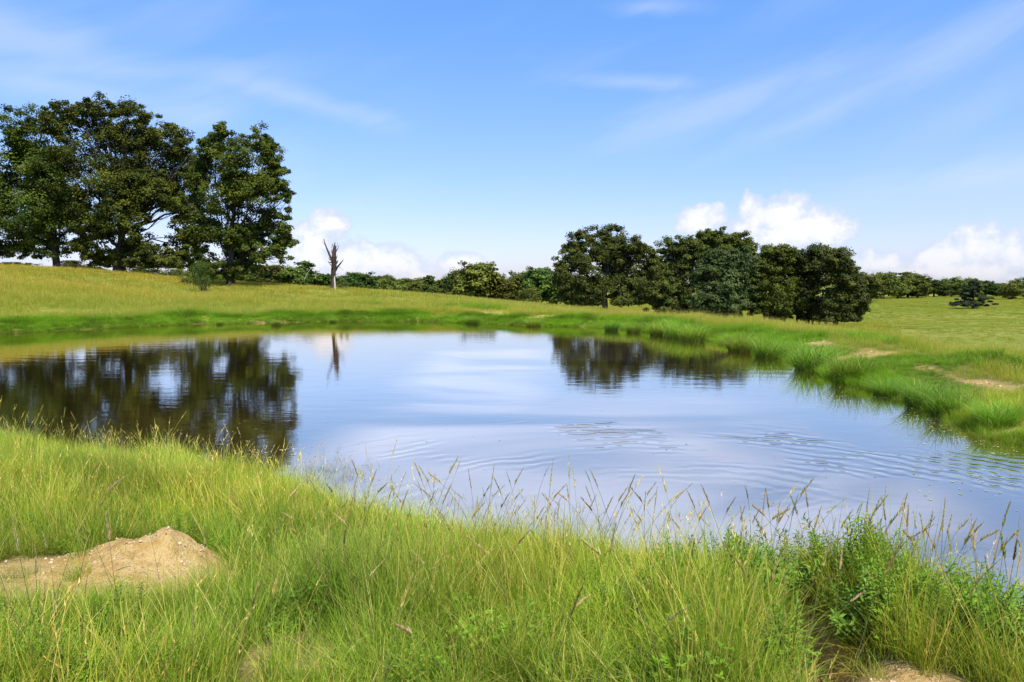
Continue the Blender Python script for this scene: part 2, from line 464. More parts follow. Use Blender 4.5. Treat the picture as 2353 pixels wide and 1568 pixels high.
# ground
mg, t = new_mat('ground_soil_and_turf')
geo = t.nodes.new('ShaderNodeNewGeometry'); pos = geo.outputs['Position']
at = t.nodes.new('ShaderNodeAttribute'); at.attribute_name = 'bare'
n1 = noise_n(t, pos, .05, 4, .6); n2 = noise_n(t, pos, .6, 5, .65); n3 = noise_n(t, pos, 9, 6, .7); n4 = noise_n(t, pos, 45, 4, .7)
mp = t.nodes.new('ShaderNodeMapping'); mp.inputs['Scale'].default_value = (.35, 1.0, 1); t.links.new(pos, mp.inputs[0])
n5 = noise_n(t, mp.outputs[0], .16, 5, .6)
turf = mix_n(t, maprange(t, n5.outputs['Fac'], .35, .62), (.20, .225, .026), (.24, .235, .036))
turf = mix_n(t, maprange(t, n2.outputs['Fac'], .4, .68, 0, .5), turf, (.10, .15, .018))
turf = mix_n(t, maprange(t, n3.outputs['Fac'], .35, .7, 0, .4), turf, (.16, .15, .05))
soil = mix_n(t, maprange(t, n2.outputs['Fac'], .38, .62), (.60, .36, .11), (.62, .44, .19))
soil = mix_n(t, maprange(t, n3.outputs['Fac'], .46, .6, 0, .65), soil, (.42, .25, .07))
soil = mix_n(t, maprange(t, n4.outputs['Fac'], .52, .7, 0, .7), soil, (.30, .19, .10))
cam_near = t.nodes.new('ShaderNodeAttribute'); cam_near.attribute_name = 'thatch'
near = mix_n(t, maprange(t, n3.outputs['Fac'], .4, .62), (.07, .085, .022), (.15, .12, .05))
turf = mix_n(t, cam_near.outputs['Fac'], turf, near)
mud = t.nodes.new('ShaderNodeAttribute'); mud.attribute_name = 'mud'
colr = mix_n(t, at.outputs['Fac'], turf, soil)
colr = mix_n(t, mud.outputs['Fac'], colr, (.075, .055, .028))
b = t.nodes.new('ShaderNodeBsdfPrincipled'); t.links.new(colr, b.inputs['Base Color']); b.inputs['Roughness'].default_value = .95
b.inputs['Specular IOR Level'].default_value = .1
bp = t.nodes.new('ShaderNodeBump'); bp.inputs['Strength'].default_value = 1.0; bp.inputs['Distance'].default_value = .07
t.links.new(math_n(t, 'ADD', n3.outputs['Fac'], math_n(t, 'MULTIPLY', n4.outputs['Fac'], .5)), bp.inputs['Height']); t.links.new(bp.outputs[0], b.inputs['Normal'])
o = t.nodes.new('ShaderNodeOutputMaterial'); t.links.new(b.outputs[0], o.inputs[0])

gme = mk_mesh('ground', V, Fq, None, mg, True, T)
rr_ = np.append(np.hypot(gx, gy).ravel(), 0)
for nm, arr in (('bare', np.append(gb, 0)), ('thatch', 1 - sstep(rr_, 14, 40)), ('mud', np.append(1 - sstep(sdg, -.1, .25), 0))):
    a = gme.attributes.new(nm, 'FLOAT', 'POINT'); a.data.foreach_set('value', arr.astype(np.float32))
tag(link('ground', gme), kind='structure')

# water
mw, t = new_mat('pond_water')
geo = t.nodes.new('ShaderNodeNewGeometry'); pos = geo.outputs['Position']
heights = []
mp = t.nodes.new('ShaderNodeMapping'); mp.inputs['Scale'].default_value = (.6, 1.5, 1); t.links.new(pos, mp.inputs[0])
f1 = noise_n(t, mp.outputs[0], 5.0, 3, .5); f2 = noise_n(t, mp.outputs[0], 1.1, 2, .5)
wmk = noise_n(t, pos, .42, 3, .55)
hgt = math_n(t, 'MULTIPLY', f1.outputs['Fac'], .0012)
hgt = math_n(t, 'ADD', hgt, math_n(t, 'MULTIPLY', f2.outputs['Fac'], .004))


def rings(cx, cy, r1, r2, wl, amp, soft=1.2):
    v = t.nodes.new('ShaderNodeVectorMath'); v.operation = 'SUBTRACT'; t.links.new(pos, v.inputs[0]); v.inputs[1].default_value = (cx, cy, 0)
    dn = noise_n(t, pos, .8, 3, .55)
    ln = t.nodes.new('ShaderNodeVectorMath'); ln.operation = 'LENGTH'; t.links.new(v.outputs[0], ln.inputs[0])
    r = math_n(t, 'ADD', ln.outputs['Value'], math_n(t, 'MULTIPLY', dn.outputs['Fac'], .9))
    s = math_n(t, 'SINE', math_n(t, 'MULTIPLY', r, 2 * math.pi / wl))
    m = math_n(t, 'MULTIPLY', maprange(t, r, r1, r1 + soft), maprange(t, r, r2 - soft, r2, 1, 0))
    m = math_n(t, 'MULTIPLY', m, maprange(t, wmk.outputs['Fac'], .46, .58))
    return math_n(t, 'MULTIPLY', math_n(t, 'MULTIPLY', s, m), amp)


hgt = math_n(t, 'ADD', hgt, rings(2.4, 7.2, 3.0, 8.6, .36, .0032))
hgt = math_n(t, 'ADD', hgt, rings(9.5, 2.0, 5.5, 11.0, .26, .0010))
bp = t.nodes.new('ShaderNodeBump'); bp.inputs['Strength'].default_value = 1; bp.inputs['Distance'].default_value = 1.0
t.links.new(hgt, bp.inputs['Height'])
df = t.nodes.new('ShaderNodeBsdfDiffuse'); df.inputs[0].default_value = (.072, .045, .014, 1)
gl = t.nodes.new('ShaderNodeBsdfGlossy'); gl.inputs[0].default_value = (1.0, .905, .79, 1); gl.inputs['Roughness'].default_value = .035
t.links.new(bp.outputs[0], gl.inputs['Normal'])
lw = t.nodes.new('ShaderNodeFresnel'); lw.inputs['IOR'].default_value = 1.33; t.links.new(bp.outputs[0], lw.inputs['Normal'])
fac = maprange(t, lw.outputs[0], .03, .40, .46, .94, False)
mx = t.nodes.new('ShaderNodeMixShader'); t.links.new(fac, mx.inputs[0]); t.links.new(df.outputs[0], mx.inputs[1]); t.links.new(gl.outputs[0], mx.inputs[2])
# pale grey patches painted over the open water in place of cloud reflections
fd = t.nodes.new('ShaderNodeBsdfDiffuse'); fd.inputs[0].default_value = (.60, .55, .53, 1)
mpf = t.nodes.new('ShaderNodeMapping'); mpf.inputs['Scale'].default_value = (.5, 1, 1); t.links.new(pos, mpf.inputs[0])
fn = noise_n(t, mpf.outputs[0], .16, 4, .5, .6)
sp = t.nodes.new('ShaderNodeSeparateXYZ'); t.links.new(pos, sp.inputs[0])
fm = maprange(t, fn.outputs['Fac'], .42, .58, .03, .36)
fm = math_n(t, 'MULTIPLY', fm, maprange(t, sp.outputs[0], -4.2, -2.2, .0, 1))  # masks keep the painted patches off the dark tree reflections
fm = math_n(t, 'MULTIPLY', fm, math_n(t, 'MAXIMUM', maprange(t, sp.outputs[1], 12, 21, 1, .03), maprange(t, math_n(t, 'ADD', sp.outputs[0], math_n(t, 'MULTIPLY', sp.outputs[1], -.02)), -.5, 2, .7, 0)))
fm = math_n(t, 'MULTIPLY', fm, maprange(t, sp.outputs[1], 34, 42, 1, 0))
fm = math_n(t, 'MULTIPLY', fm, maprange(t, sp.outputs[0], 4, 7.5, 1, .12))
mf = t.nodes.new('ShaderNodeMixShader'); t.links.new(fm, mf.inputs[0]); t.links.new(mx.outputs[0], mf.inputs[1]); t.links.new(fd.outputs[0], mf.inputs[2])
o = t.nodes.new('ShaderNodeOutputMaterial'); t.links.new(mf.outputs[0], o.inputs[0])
# one sheet reaching a little under the banks
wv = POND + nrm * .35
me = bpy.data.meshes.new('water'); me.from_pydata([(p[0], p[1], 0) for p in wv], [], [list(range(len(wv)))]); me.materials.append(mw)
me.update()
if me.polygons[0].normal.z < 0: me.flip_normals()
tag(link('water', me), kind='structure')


# ------------------------------------------------------------------ grass building blocks
def strip(acc, root, az, Lg, wd, lean, curl, segs, c0, c1, twist=None, r=rng, p=.8):
    """n curved tapering blades; every argument an array of length n"""
    n = len(Lg); tt = np.linspace(0, 1, segs + 1)
    d = np.stack([np.cos(az), np.sin(az)], 1)
    tw = az + np.pi / 2 + (r.uniform(-.9, .9, n) if twist is None else twist)
    wx = np.stack([np.cos(tw), np.sin(tw)], 1)
    hor = lean[:, None] * tt + curl[:, None] * tt ** 2.2
    z = tt[None] * (1 - .28 * lean[:, None] ** 2) - .55 * (curl[:, None] ** 1.4) * tt[None] ** 2.6
    P_ = np.empty((n, segs + 1, 3))
    P_[..., 0] = root[:, None, 0] + d[:, None, 0] * hor * Lg[:, None]; P_[..., 1] = root[:, None, 1] + d[:, None, 1] * hor * Lg[:, None]
    P_[..., 2] = root[:, None, 2] + z * Lg[:, None]
    wt = (1 - tt) ** p; wt[-1] = .06
    W = np.zeros_like(P_); W[..., :2] = wx[:, None] * (wt[None] * wd[:, None] / 2)[..., None]
    V = np.stack([P_ - W, P_ + W], 2).reshape(-1, 3)
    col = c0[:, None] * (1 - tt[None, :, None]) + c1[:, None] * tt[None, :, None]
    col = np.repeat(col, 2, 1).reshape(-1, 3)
    b = (np.arange(n) * (segs + 1) * 2)[:, None] + (np.arange(segs) * 2)[None]
    Fq = np.stack([b, b + 1, b + 3, b + 2], 2).reshape(-1, 4)
    acc.add(V, Fq, col)
    return P_


def pick(cols, n, r, jit=.18):
    c = np.array(cols)[r.integers(0, len(cols), n)]
    return c * (1 + r.uniform(-jit, jit, (n, 1)))


GREEN = [(.185, .290, .022), (.150, .255, .020), (.225, .315, .026), (.270, .330, .034), (.120, .205, .018)]
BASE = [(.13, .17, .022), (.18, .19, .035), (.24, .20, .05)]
STRAW = [(.60, .47, .15), (.64, .52, .20), (.46, .33, .11), (.42, .38, .09)]
YG = [(.35, .37, .05), (.40, .38, .07), (.31, .37, .04)]


def seedhead(acc, tip, direction, length, r, cols, n=18, fat=.012, full=1.0):
    """spikelets up the last part of a stalk"""
    tpos = r.uniform(0, 1, n) ** .9
    base = tip[None] - direction[None] * (length * tpos)[:, None]
    az = r.uniform(0, 2 * np.pi, n); out = np.stack([np.cos(az), np.sin(az), np.full(n, 1.6)], 1); out /= np.linalg.norm(out, axis=1)[:, None]
    out = out * .75 + direction[None] * .7
    sl = fat * r.uniform(.8, 1.7, n) * (1 - .45 * (1 - tpos)) * full
    side = np.cross(out, r.normal(size=(n, 3))); side /= np.linalg.norm(side, axis=1)[:, None]
    a = base; b_ = base + out * (sl * .5)[:, None]; c = base + out * (sl * 1.6)[:, None]
    sw = (sl * .2)[:, None] * side
    V = np.stack([a, b_ - sw, c, b_ + sw], 1).reshape(-1, 3)
    Fq = (np.arange(n) * 4)[:, None] + np.arange(4)[None]
    acc.add(V, Fq, np.repeat(pick(cols, n, r, .2), 4, 0))


def tuft(seed, n, h, spread, wd, greens=GREEN, straw=.12, segs=4, lean=(.05, .45), curl=(.05, .5), heads=0, head_h=1.5, weeds=0):
    r = np.random.default_rng(seed); acc = Acc()
    rr = spread * np.sqrt(r.uniform(0, 1, n)); ra = r.uniform(0, 2 * np.pi, n)
    root = np.stack([rr * np.cos(ra), rr * np.sin(ra), np.full(n, -.03)], 1)
    az = np.where(r.random(n) < .6, ra + r.normal(0, .7, n), r.uniform(0, 2 * np.pi, n))
    c1 = pick(greens, n, r); isst = r.random(n) < straw; c1[isst] = pick(STRAW, isst.sum(), r)
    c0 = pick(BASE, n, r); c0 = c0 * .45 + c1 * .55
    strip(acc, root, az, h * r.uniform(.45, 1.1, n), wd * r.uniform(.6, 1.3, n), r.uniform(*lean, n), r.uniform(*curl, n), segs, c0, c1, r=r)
    for k in range(heads):
        ra_ = r.uniform(0, 6.28); q = np.array([[spread * .7 * np.cos(ra_), spread * .7 * np.sin(ra_), -.02]])
        Lh = np.array([h * head_h * r.uniform(.75, 1.15)])
        c = pick(STRAW + YG, 1, r)
        P_ = strip(acc, q, np.array([r.uniform(0, 6.28)]), Lh, np.array([wd * .42]), r.uniform(.05, .3, 1), r.uniform(.0, .22, 1), 5,
                   pick(YG, 1, r), c, r=r, p=.25)[0]
        d = P_[-1] - P_[-2]; d /= np.linalg.norm(d)
        seedhead(acc, P_[-1], d, Lh[0] * .2, r, STRAW, 16, .012 if h < .9 else .03)
    return acc


def coll(prefix, accs, mat):
    c = bpy.data.collections.new(prefix)
    for i, a in enumerate(accs):
        nm = '%s_%02d' % (prefix, i)
        me = a.mesh(nm, mat) if isinstance(a, Acc) else a
        c.objects.link(bpy.data.objects.new(nm, me))
    return c


def scatter(name, xyz, rot, scl, idx, tint, collection, label, cat='grass'):
    me = bpy.data.meshes.new(name); n = len(xyz)
    me.vertices.add(n); me.vertices.foreach_set('co', np.asarray(xyz, np.float32).ravel())
    for nm, ty, key, arr in (('rot', 'FLOAT_VECTOR', 'vector', rot), ('scl', 'FLOAT_VECTOR', 'vector', scl), ('idx', 'INT', 'value', idx)):
        a = me.attributes.new(nm, ty, 'POINT'); a.data.foreach_set(key, np.ascontiguousarray(arr, np.int32 if ty == 'INT' else np.float32).ravel())
    a = me.attributes.new('tint', 'FLOAT_COLOR', 'POINT'); c4 = np.ones((n, 4), np.float32); c4[:, :3] = tint; a.data.foreach_set('color', c4.ravel())
    o = link(name, me)
    g = bpy.data.node_groups.new(name + '_nodes', 'GeometryNodeTree')
    g.interface.new_socket('Geometry', in_out='INPUT', socket_type='NodeSocketGeometry')
    g.interface.new_socket('Geometry', in_out='OUTPUT', socket_type='NodeSocketGeometry')
    gi = g.nodes.new('NodeGroupInput'); go = g.nodes.new('NodeGroupOutput')
    ci_ = g.nodes.new('GeometryNodeCollectionInfo'); ci_.inputs['Collection'].default_value = collection
    ci_.inputs['Separate Children'].default_value = True; ci_.inputs['Reset Children'].default_value = True
    ip = g.nodes.new('GeometryNodeInstanceOnPoints'); ip.inputs['Pick Instance'].default_value = True
    g.links.new(gi.outputs[0], ip.inputs['Points']); g.links.new(ci_.outputs[0], ip.inputs['Instance'])
    for nm, ty, sock in (('rot', 'FLOAT_VECTOR', 'Rotation'), ('scl', 'FLOAT_VECTOR', 'Scale'), ('idx', 'INT', 'Instance Index')):
        na = g.nodes.new('GeometryNodeInputNamedAttribute'); na.data_type = ty; na.inputs['Name'].default_value = nm
        g.links.new(na.outputs[0], ip.inputs[sock])
    g.links.new(ip.outputs[0], go.inputs[0])
    md = o.modifiers.new('scatter', 'NODES'); md.node_group = g
    return tag(o, label, cat, kind='stuff')


def sample(n, ymin, ymax, k, off, power=1.0, r=rng):
    """points in a wedge in front of the camera, denser near when power > 1"""
    y = ymin + (ymax - ymin) * r.uniform(0, 1, n) ** power
    x = r.uniform(-1, 1, n) * (k * y + off)
    keep = r.random(n) < (k * y + off) / (k * ymax + off)
    return x[keep], y[keep]


def rots(n, tilt=.12, r=rng): return np.stack([r.normal(0, tilt, n), r.normal(0, tilt, n), r.uniform(0, 2 * np.pi, n)], 1)


# foreground kinds
fine = [tuft(100 + i, 66, .40, .13, .0062, straw=.16, heads=0) for i in range(5)]
tall = [tuft(120 + i, 44, .55, .11, .0066, greens=GREEN + YG, straw=.20, lean=(.02, .32), curl=(.02, .35), heads=1, head_h=1.45) for i in range(4)]
low = [tuft(140 + i, 76, .24, .15, .0062, straw=.2, lean=(.2, .8), curl=(.2, .7)) for i in range(3)]


def clover(seed):
    r = np.random.default_rng(seed); acc = Acc(); n = 60
    rr = .16 * np.sqrt(r.uniform(0, 1, n)); ra = r.uniform(0, 6.28, n); hz = r.uniform(.08, .26, n)
    for k in range(n):
        c = np.array([rr[k] * np.cos(ra[k]), rr[k] * np.sin(ra[k]), hz[k]]); col = pick([(.16, .27, .025), (.19, .31, .03), (.13, .22, .02)], 1, r)[0]
        m = r.integers(3, 7); a0 = r.uniform(0, 6.28)
        for q in range(m):
            a = a0 + q * 2 * np.pi / m; l = r.uniform(.012, .024); w_ = l * .32
            d = np.array([np.cos(a), np.sin(a), r.uniform(-.2, .5)]); s = np.array([-np.sin(a), np.cos(a), 0])
            acc.add([c, c + d * l * .5 + s * w_, c + d * l, c + d * l * .5 - s * w_], [[0, 1, 2, 3]], col)
    return acc


leafy = [clover(160 + i) for i in range(3)]
FG = coll('turf_kind', fine + tall + low + leafy, M_GRASS)   # 0-4 fine, 5-8 tall, 9-11 low, 12-14 leafy

x, y = sample(62000, .9, 16, 1.0, 2.0, 1.15)
sd = sdist(x, y); bb = bare(x, y)
edge = sd > -.12
k = edge & (rng.random(len(x)) > bb * .985) & (rng.random(len(x)) < .45 + 1.1 * vnoise(x, y, .30, 36))
x, y, sd, bb = x[k], y[k], sd[k], bb[k]
z = H(x, y, sd)
n = len(x)
pz = vnoise(x, y, .8, 31) * .6 + vnoise(x, y, 2.6, 32) * .4
u = rng.random(n)
idx = np.where(u < .42, rng.integers(0, 5, n), np.where(u < .42 + .28 * (pz > .42), rng.integers(5, 9, n), np.where(u < .975, rng.integers(9, 12, n), rng.integers(12, 15, n))))
edgeb = sstep(1.3 - sd, 0, 1)           # taller by the water
s = (.62 + .55 * vnoise(x, y, 1.3, 33)) * (.72 + .56 * vnoise(x, y, .34, 37)) * rng.uniform(.75, 1.2, n) * (1 - .45 * np.minimum(1, bb * 2))
s = s * (1 + .12 * edgeb)
s = np.where(np.hypot(x, y) < 2.6, s * .8, s)
s = s * (1 - .60 * np.exp(-((x - 1.5) / .65) ** 2 - ((y - 2.25) / .6) ** 2))
soft = np.exp(-((x + 2.6) / 1.5) ** 2 - ((y - 4.0) / .5) ** 2); s = s * (1 - .25 * soft)
# bright lush patches, olive drier patches
h1 = vnoise(x, y, 1.1, 41)[:, None]; h2 = vnoise(x, y, .5, 42)[:, None]
tint = np.array([.88, 1.0, .9]) * (1 - h1) + np.array([1.30, 1.10, .85]) * h1
tint = tint * (.86 + .76 * h2) * (1 + .28 * edgeb[:, None] * np.array([.9, 1.1, .6]))
s = s * (1 - .22 * sstep(x, .5, 1.2) * sstep(y, 3.2, 4.5))
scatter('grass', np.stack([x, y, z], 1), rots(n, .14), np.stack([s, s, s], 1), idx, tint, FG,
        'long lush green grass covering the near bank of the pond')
print('near grass', n)

# banks and dam: longer bright grass
BG = [(.21, .36, .022), (.17, .31, .02), (.25, .38, .028), (.13, .25, .018)]
bank = [tuft(200 + i, 80, .55, .26, .011, greens=BG, straw=.02, segs=3, lean=(.1, .6), curl=(.1, .6)) for i in range(4)]
bank += [tuft(210 + i, 60, .36, .30, .012, greens=BG, straw=.05, segs=3, lean=(.1, .7)) for i in range(3)]
hay = [tuft(220 + i, 60, .62, .36, .010, greens=GREEN[:4] + YG[:2], straw=.16, segs=2, lean=(.02, .3), curl=(.0, .3), heads=4, head_h=1.25) for i in range(4)]
BK = coll('bank_kind', bank + hay, M_GRASS)      # 0-3 bank, 4-6 low, 7-10 hay
x, y = sample(150000, 9, 62, .95, 4, 1.0)
jj = rng.integers(0, len(POND), 26000); of = rng.uniform(0, 3.2, 26000); qq = POND[jj] + nrm[jj] * of[:, None] + rng.uniform(-.5, .5, (26000, 2))
ok = (qq[:, 1] > 16) | ((qq[:, 0] > 5) & (qq[:, 1] > 8)); x = np.concatenate([x, qq[ok, 0]]); y = np.concatenate([y, qq[ok, 1]])
sd = sdist(x, y); bb = bare(x, y)
k = (sd > -.15) & (sd < 26) & (rng.random(len(x)) > bb * .97) & ((y > 16) | (x > 5))
k &= rng.random(len(x)) < np.where(sd < 5, 1, .55)
x, y, sd, bb = x[k], y[k], sd[k], bb[k]; z = H(x, y, sd); n = len(x)
u = rng.random(n); nz_ = vnoise(x, y, 3, 51)
lush = (sd < 2.6 + 2.5 * (nz_ - .5)) | ((x > 3) & (sd < 1.9)) | ((nz_ > .72) & (sd < 9))
idx = np.where(lush, np.where(u < .6, rng.integers(0, 4, n), rng.integers(4, 7, n)), np.where(u < .72, rng.integers(7, 11, n), rng.integers(4, 7, n)))
s = rng.uniform(.6, 1.15, n) * (.7 + .6 * nz_) * np.where(lush, .8, .85) * (1 - .5 * np.minimum(1, bb * 2))
s = np.where(poly_d(x, y, PATH) < 1.2, s * .5, s)
s = np.where((y > 35) & (sd < 1.5), s * .65, s); s = np.where((x > 3) & (y < 40), s * .78, s)
dry = np.clip(vnoise(x * .4, y, 4, 52) * .75 + .5 * sstep(z, .9, 3.2) - .1, 0, 1)[:, None]
tint = np.where(lush[:, None], np.array([1.02, 1.08, .85]) * (.7 + .6 * vnoise(x, y, 1.1, 55)[:, None]), np.array([1.22, 1.26, 1.1]) * (1 - dry) + np.array([1.75, 1.30, 1.1]) * dry)
scatter('bank_grass', np.stack([x, y, z], 1), rots(n, .1), np.stack([s, s, s], 1), idx, tint, BK,
        'bright green grass fringing the far bank and the dam of the pond')
print('bank grass', n)

# hill and meadow: hay tops over green
mead = [tuft(240 + i, 64, .45, .8, .028, greens=[(.25, .30, .035), (.29, .31, .042), (.21, .27, .028)], straw=.07, segs=2, lean=(.02, .4), curl=(0, .3), heads=3, head_h=1.2) for i in range(4)]
MD = coll('meadow_kind', mead, M_GRASS)
x, y = sample(260000, 50, 240, .92, 6, .8)
sd = sdist(x, y)
k = (sd > 4); x, y, sd = x[k], y[k], sd[k]; z = H(x, y, sd); n = len(x)
dry = (vnoise(x * .35, y, 7, 61) * .6 + vnoise(x * .4, y, 2.5, 62) * .4)[:, None]
dk = (vnoise(x * .3, y, 3.1, 63) > .72)[:, None]
rightm = sstep(x - .45 * y, -5, 20)[:, None]
dl = np.clip(dry * .75 + .5 * sstep(z, .9, 3.2)[:, None] - .1, 0, 1)
tl = np.array([1.22, 1.26, 1.1]) * (1 - dl) + np.array([1.75, 1.30, 1.1]) * dl
tr_ = np.array([1.25, 1.25, 1.1]) * (1 - dry) + np.array([1.5, 1.32, 1.3]) * dry
tl = tl * (.82 + .36 * vnoise(x * .5, y, 1.6, 66)[:, None])
tint = tl * (1 - rightm) + tr_ * rightm
tint = np.where(dk & (rightm > .5), tint * np.array([.72, .82, .7]), tint)
s = rng.uniform(.6, 1.1, n) * np.where(rightm[:, 0] > .5, .45, .85)
s = s * np.where(y > 120, 1.3, 1)
scatter('meadow_grass', np.stack([x, y, z], 1), rots(n, .06), np.stack([s, s, s], 1), rng.integers(0, 4, n), tint, MD,
        'golden green hay grass covering the slope and the far meadow')
print('meadow grass', n)


# ------------------------------------------------------------------ trees
OAK = [(.064, .092, .012), (.084, .110, .014), (.050, .074, .012), (.106, .130, .016)]


def leaves(acc, centres, radii, per, size, r, cols, ctr, flat=.62, clump_var=.3):
    m = len(centres); n = int(m * per); pi = np.repeat(np.arange(m), int(per))
    d = r.normal(size=(n, 3)); d /= np.linalg.norm(d, axis=1)[:, None]
    d[:, 2] *= flat
    p = centres[pi] + d * (radii[pi] * (r.uniform(0, 1, n) ** .5) * (1 + .28 * np.minimum(np.abs(r.normal(size=n)), 1.3)))[:, None]
    out = d * 1.0 + np.array([0, 0, .75]) + .35 * (p - ctr) / (np.linalg.norm(p - ctr, axis=1)[:, None] + 1e-6)
    nn = out / np.linalg.norm(out, axis=1)[:, None] + r.normal(0, .36, (n, 3)); nn /= np.linalg.norm(nn, axis=1)[:, None]
    a = np.cross(nn, r.normal(size=(n, 3))); a /= np.linalg.norm(a, axis=1)[:, None]; b = np.cross(nn, a)
    sz = size * r.uniform(.55, 1.25, n)[:, None]
    a = a * sz * .62; b = b * sz * .42
    k = r.uniform(-.25, .25, (n, 1))
    V = np.stack([p - a, p - b + a * k, p + a, p + b + a * k], 1).reshape(-1, 3)
    pc = pick(cols, m, r, clump_var)[pi] * (1 + r.uniform(-.22, .22, (n, 1)))
    acc.add(V, (np.arange(n) * 4)[:, None] + np.arange(4)[None], np.repeat(pc, 4, 0))


def limb(acc, a, b, r0, r1, r, sag=.0, segs=6, sides=6, wob=.06):
    t_ = np.linspace(0, 1, segs + 1)[:, None]; Ld = np.linalg.norm(b - a)
    P_ = a + (b - a) * t_; P_[:, 2] += np.sin(t_[:, 0] * np.pi) * sag * Ld
    P_[1:-1] += r.normal(0, wob * Ld / segs * 1.6, (segs - 1, 3))
    tube(acc, P_, r0 + (r1 - r0) * t_[:, 0] ** .8, sides, (1, 1, 1), r=r)
    return P_


def big_tree(name, px, py, D, lobes, label, cat, group, seed, puffs=150, per=250, leaf=.30, trunk_r=.5, fork=.25, cols=OAK, depth=.9, puff_r=.42, stems=None, mat=None):
    r = np.random.default_rng(seed); base = at_depth(px, py, D); base[2] = float(H(base[0:1], base[1:2])[0]) - .1
    m = D / F
    LB = []
    for (lx, ly, lr) in lobes:
        q = at_depth(lx, ly, D) - base
        for rep in range(2):
            yo = r.uniform(-1, 1) * depth * lr * m * 1.2
            LB.append((q[0] + r.normal(0, .12) * lr * m, yo, q[2], lr * m * (1 if rep == 0 else .92)))
    LB = np.array(LB); ex = []
    for q in LB:                      # fill between neighbouring lobes so the crown reads as one
        nb = np.argsort(((LB[:, :3] - q[:3]) ** 2).sum(1))[2:6:2]
        for j_ in nb: ex.append(((q[:3] + LB[j_, :3]) / 2).tolist() + [.8 * min(q[3], LB[j_, 3])])
    LB0 = LB; LB = np.concatenate([LB, ex]); ctr = np.array([LB[:, 0].mean(), 0, LB[:, 2].mean() - 1])
    wts = LB[:, 3] ** 2; wts /= wts.sum()
    puffs = int(puffs * (3.6 if 'oak' in name else 3.3)); per = int(per * .62); leaf *= .72
    li = r.choice(len(LB), puffs, p=wts)
    d = r.normal(size=(puffs, 3)); d /= np.linalg.norm(d, axis=1)[:, None]
    lz = r.choice(len(LB), puffs); mixm = r.random(puffs) < .22; tm = r.uniform(0, 1, puffs)
    pr = np.clip(LB[li, 3] * puff_r * r.uniform(.4, 1.15, puffs), .4, 1.25)
    rr = (LB[li, 3] - .12 * pr) * r.uniform(.08, 1, puffs) ** .45
    pc = LB[li, :3] + d * rr[:, None]
    near2 = mixm & (np.linalg.norm(LB[li, :3] - LB[lz, :3], axis=1) < 7)
    pc[near2] = (LB[li, :3] * (1 - tm)[:, None] + LB[lz, :3] * tm[:, None])[near2]
    pc[:, 2] = np.maximum(pc[:, 2], (.8 if name == 'grove_tree' else .9) + pr * .4)
    root = thing(name, base, label, cat, group)
    acc = Acc(); leaves(acc, pc, pr, per, leaf, r, cols, ctr)
    link('crown', acc.mesh('crown', mat or M_LEAF), root)
    tk = Acc(); top = LB[:, 2].max(); fk = np.array([r.normal(0, .15), 0, top * fork])
    flare = [(0, 0, 0), (0, 0, .35), (.02, 0, 1.0), tuple(fk * np.array([1, 1, .7])), tuple(fk)]
    tube(tk, flare, [trunk_r * 1.55, trunk_r * 1.15, trunk_r, trunk_r * .95, trunk_r * .9], 10, r=r, jag=.05)
    lead = limb(tk, fk, np.array([ctr[0] * .6, 0, top * .86]), trunk_r * .85, trunk_r * .12, r, 0, 8, 8)
    for L_ in LB0:
        if L_[2] < top * .42 and r.random() < .55: continue
        s0 = lead[min(len(lead) - 2, max(0, int((L_[2] / top - fork * 1.2) * 7 * .75)))]
        if L_[2] < top * .45: s0 = fk * np.array([1, 1, r.uniform(.75, 1)])
        e = L_[:3] + np.array([0, 0, -.2 * L_[3]])
        rl = trunk_r * r.uniform(.16, .30)
        P_ = limb(tk, s0, e, rl, rl * .3, r, -.06 if L_[2] > top * .5 else .05, 6, 5, .09)
        near_ = np.argsort(((pc - L_[:3]) ** 2).sum(1))[:7]
        for q in near_:
            limb(tk, P_[r.integers(3, 7)], pc[q], rl * .22, .02, r, 0, 3, 4, .12)
    for (sx, sy_, sr) in (stems or []):
        tube(tk, [(sx, sy_, -.3), (sx + r.normal(0, .1), sy_, 1.5), (sx + r.normal(0, .3), sy_, 4)], [sr * 1.2, sr, sr * .7], 6, r=r)
    link('trunk', tk.mesh('trunk', M_BARK, True), root)
    return root


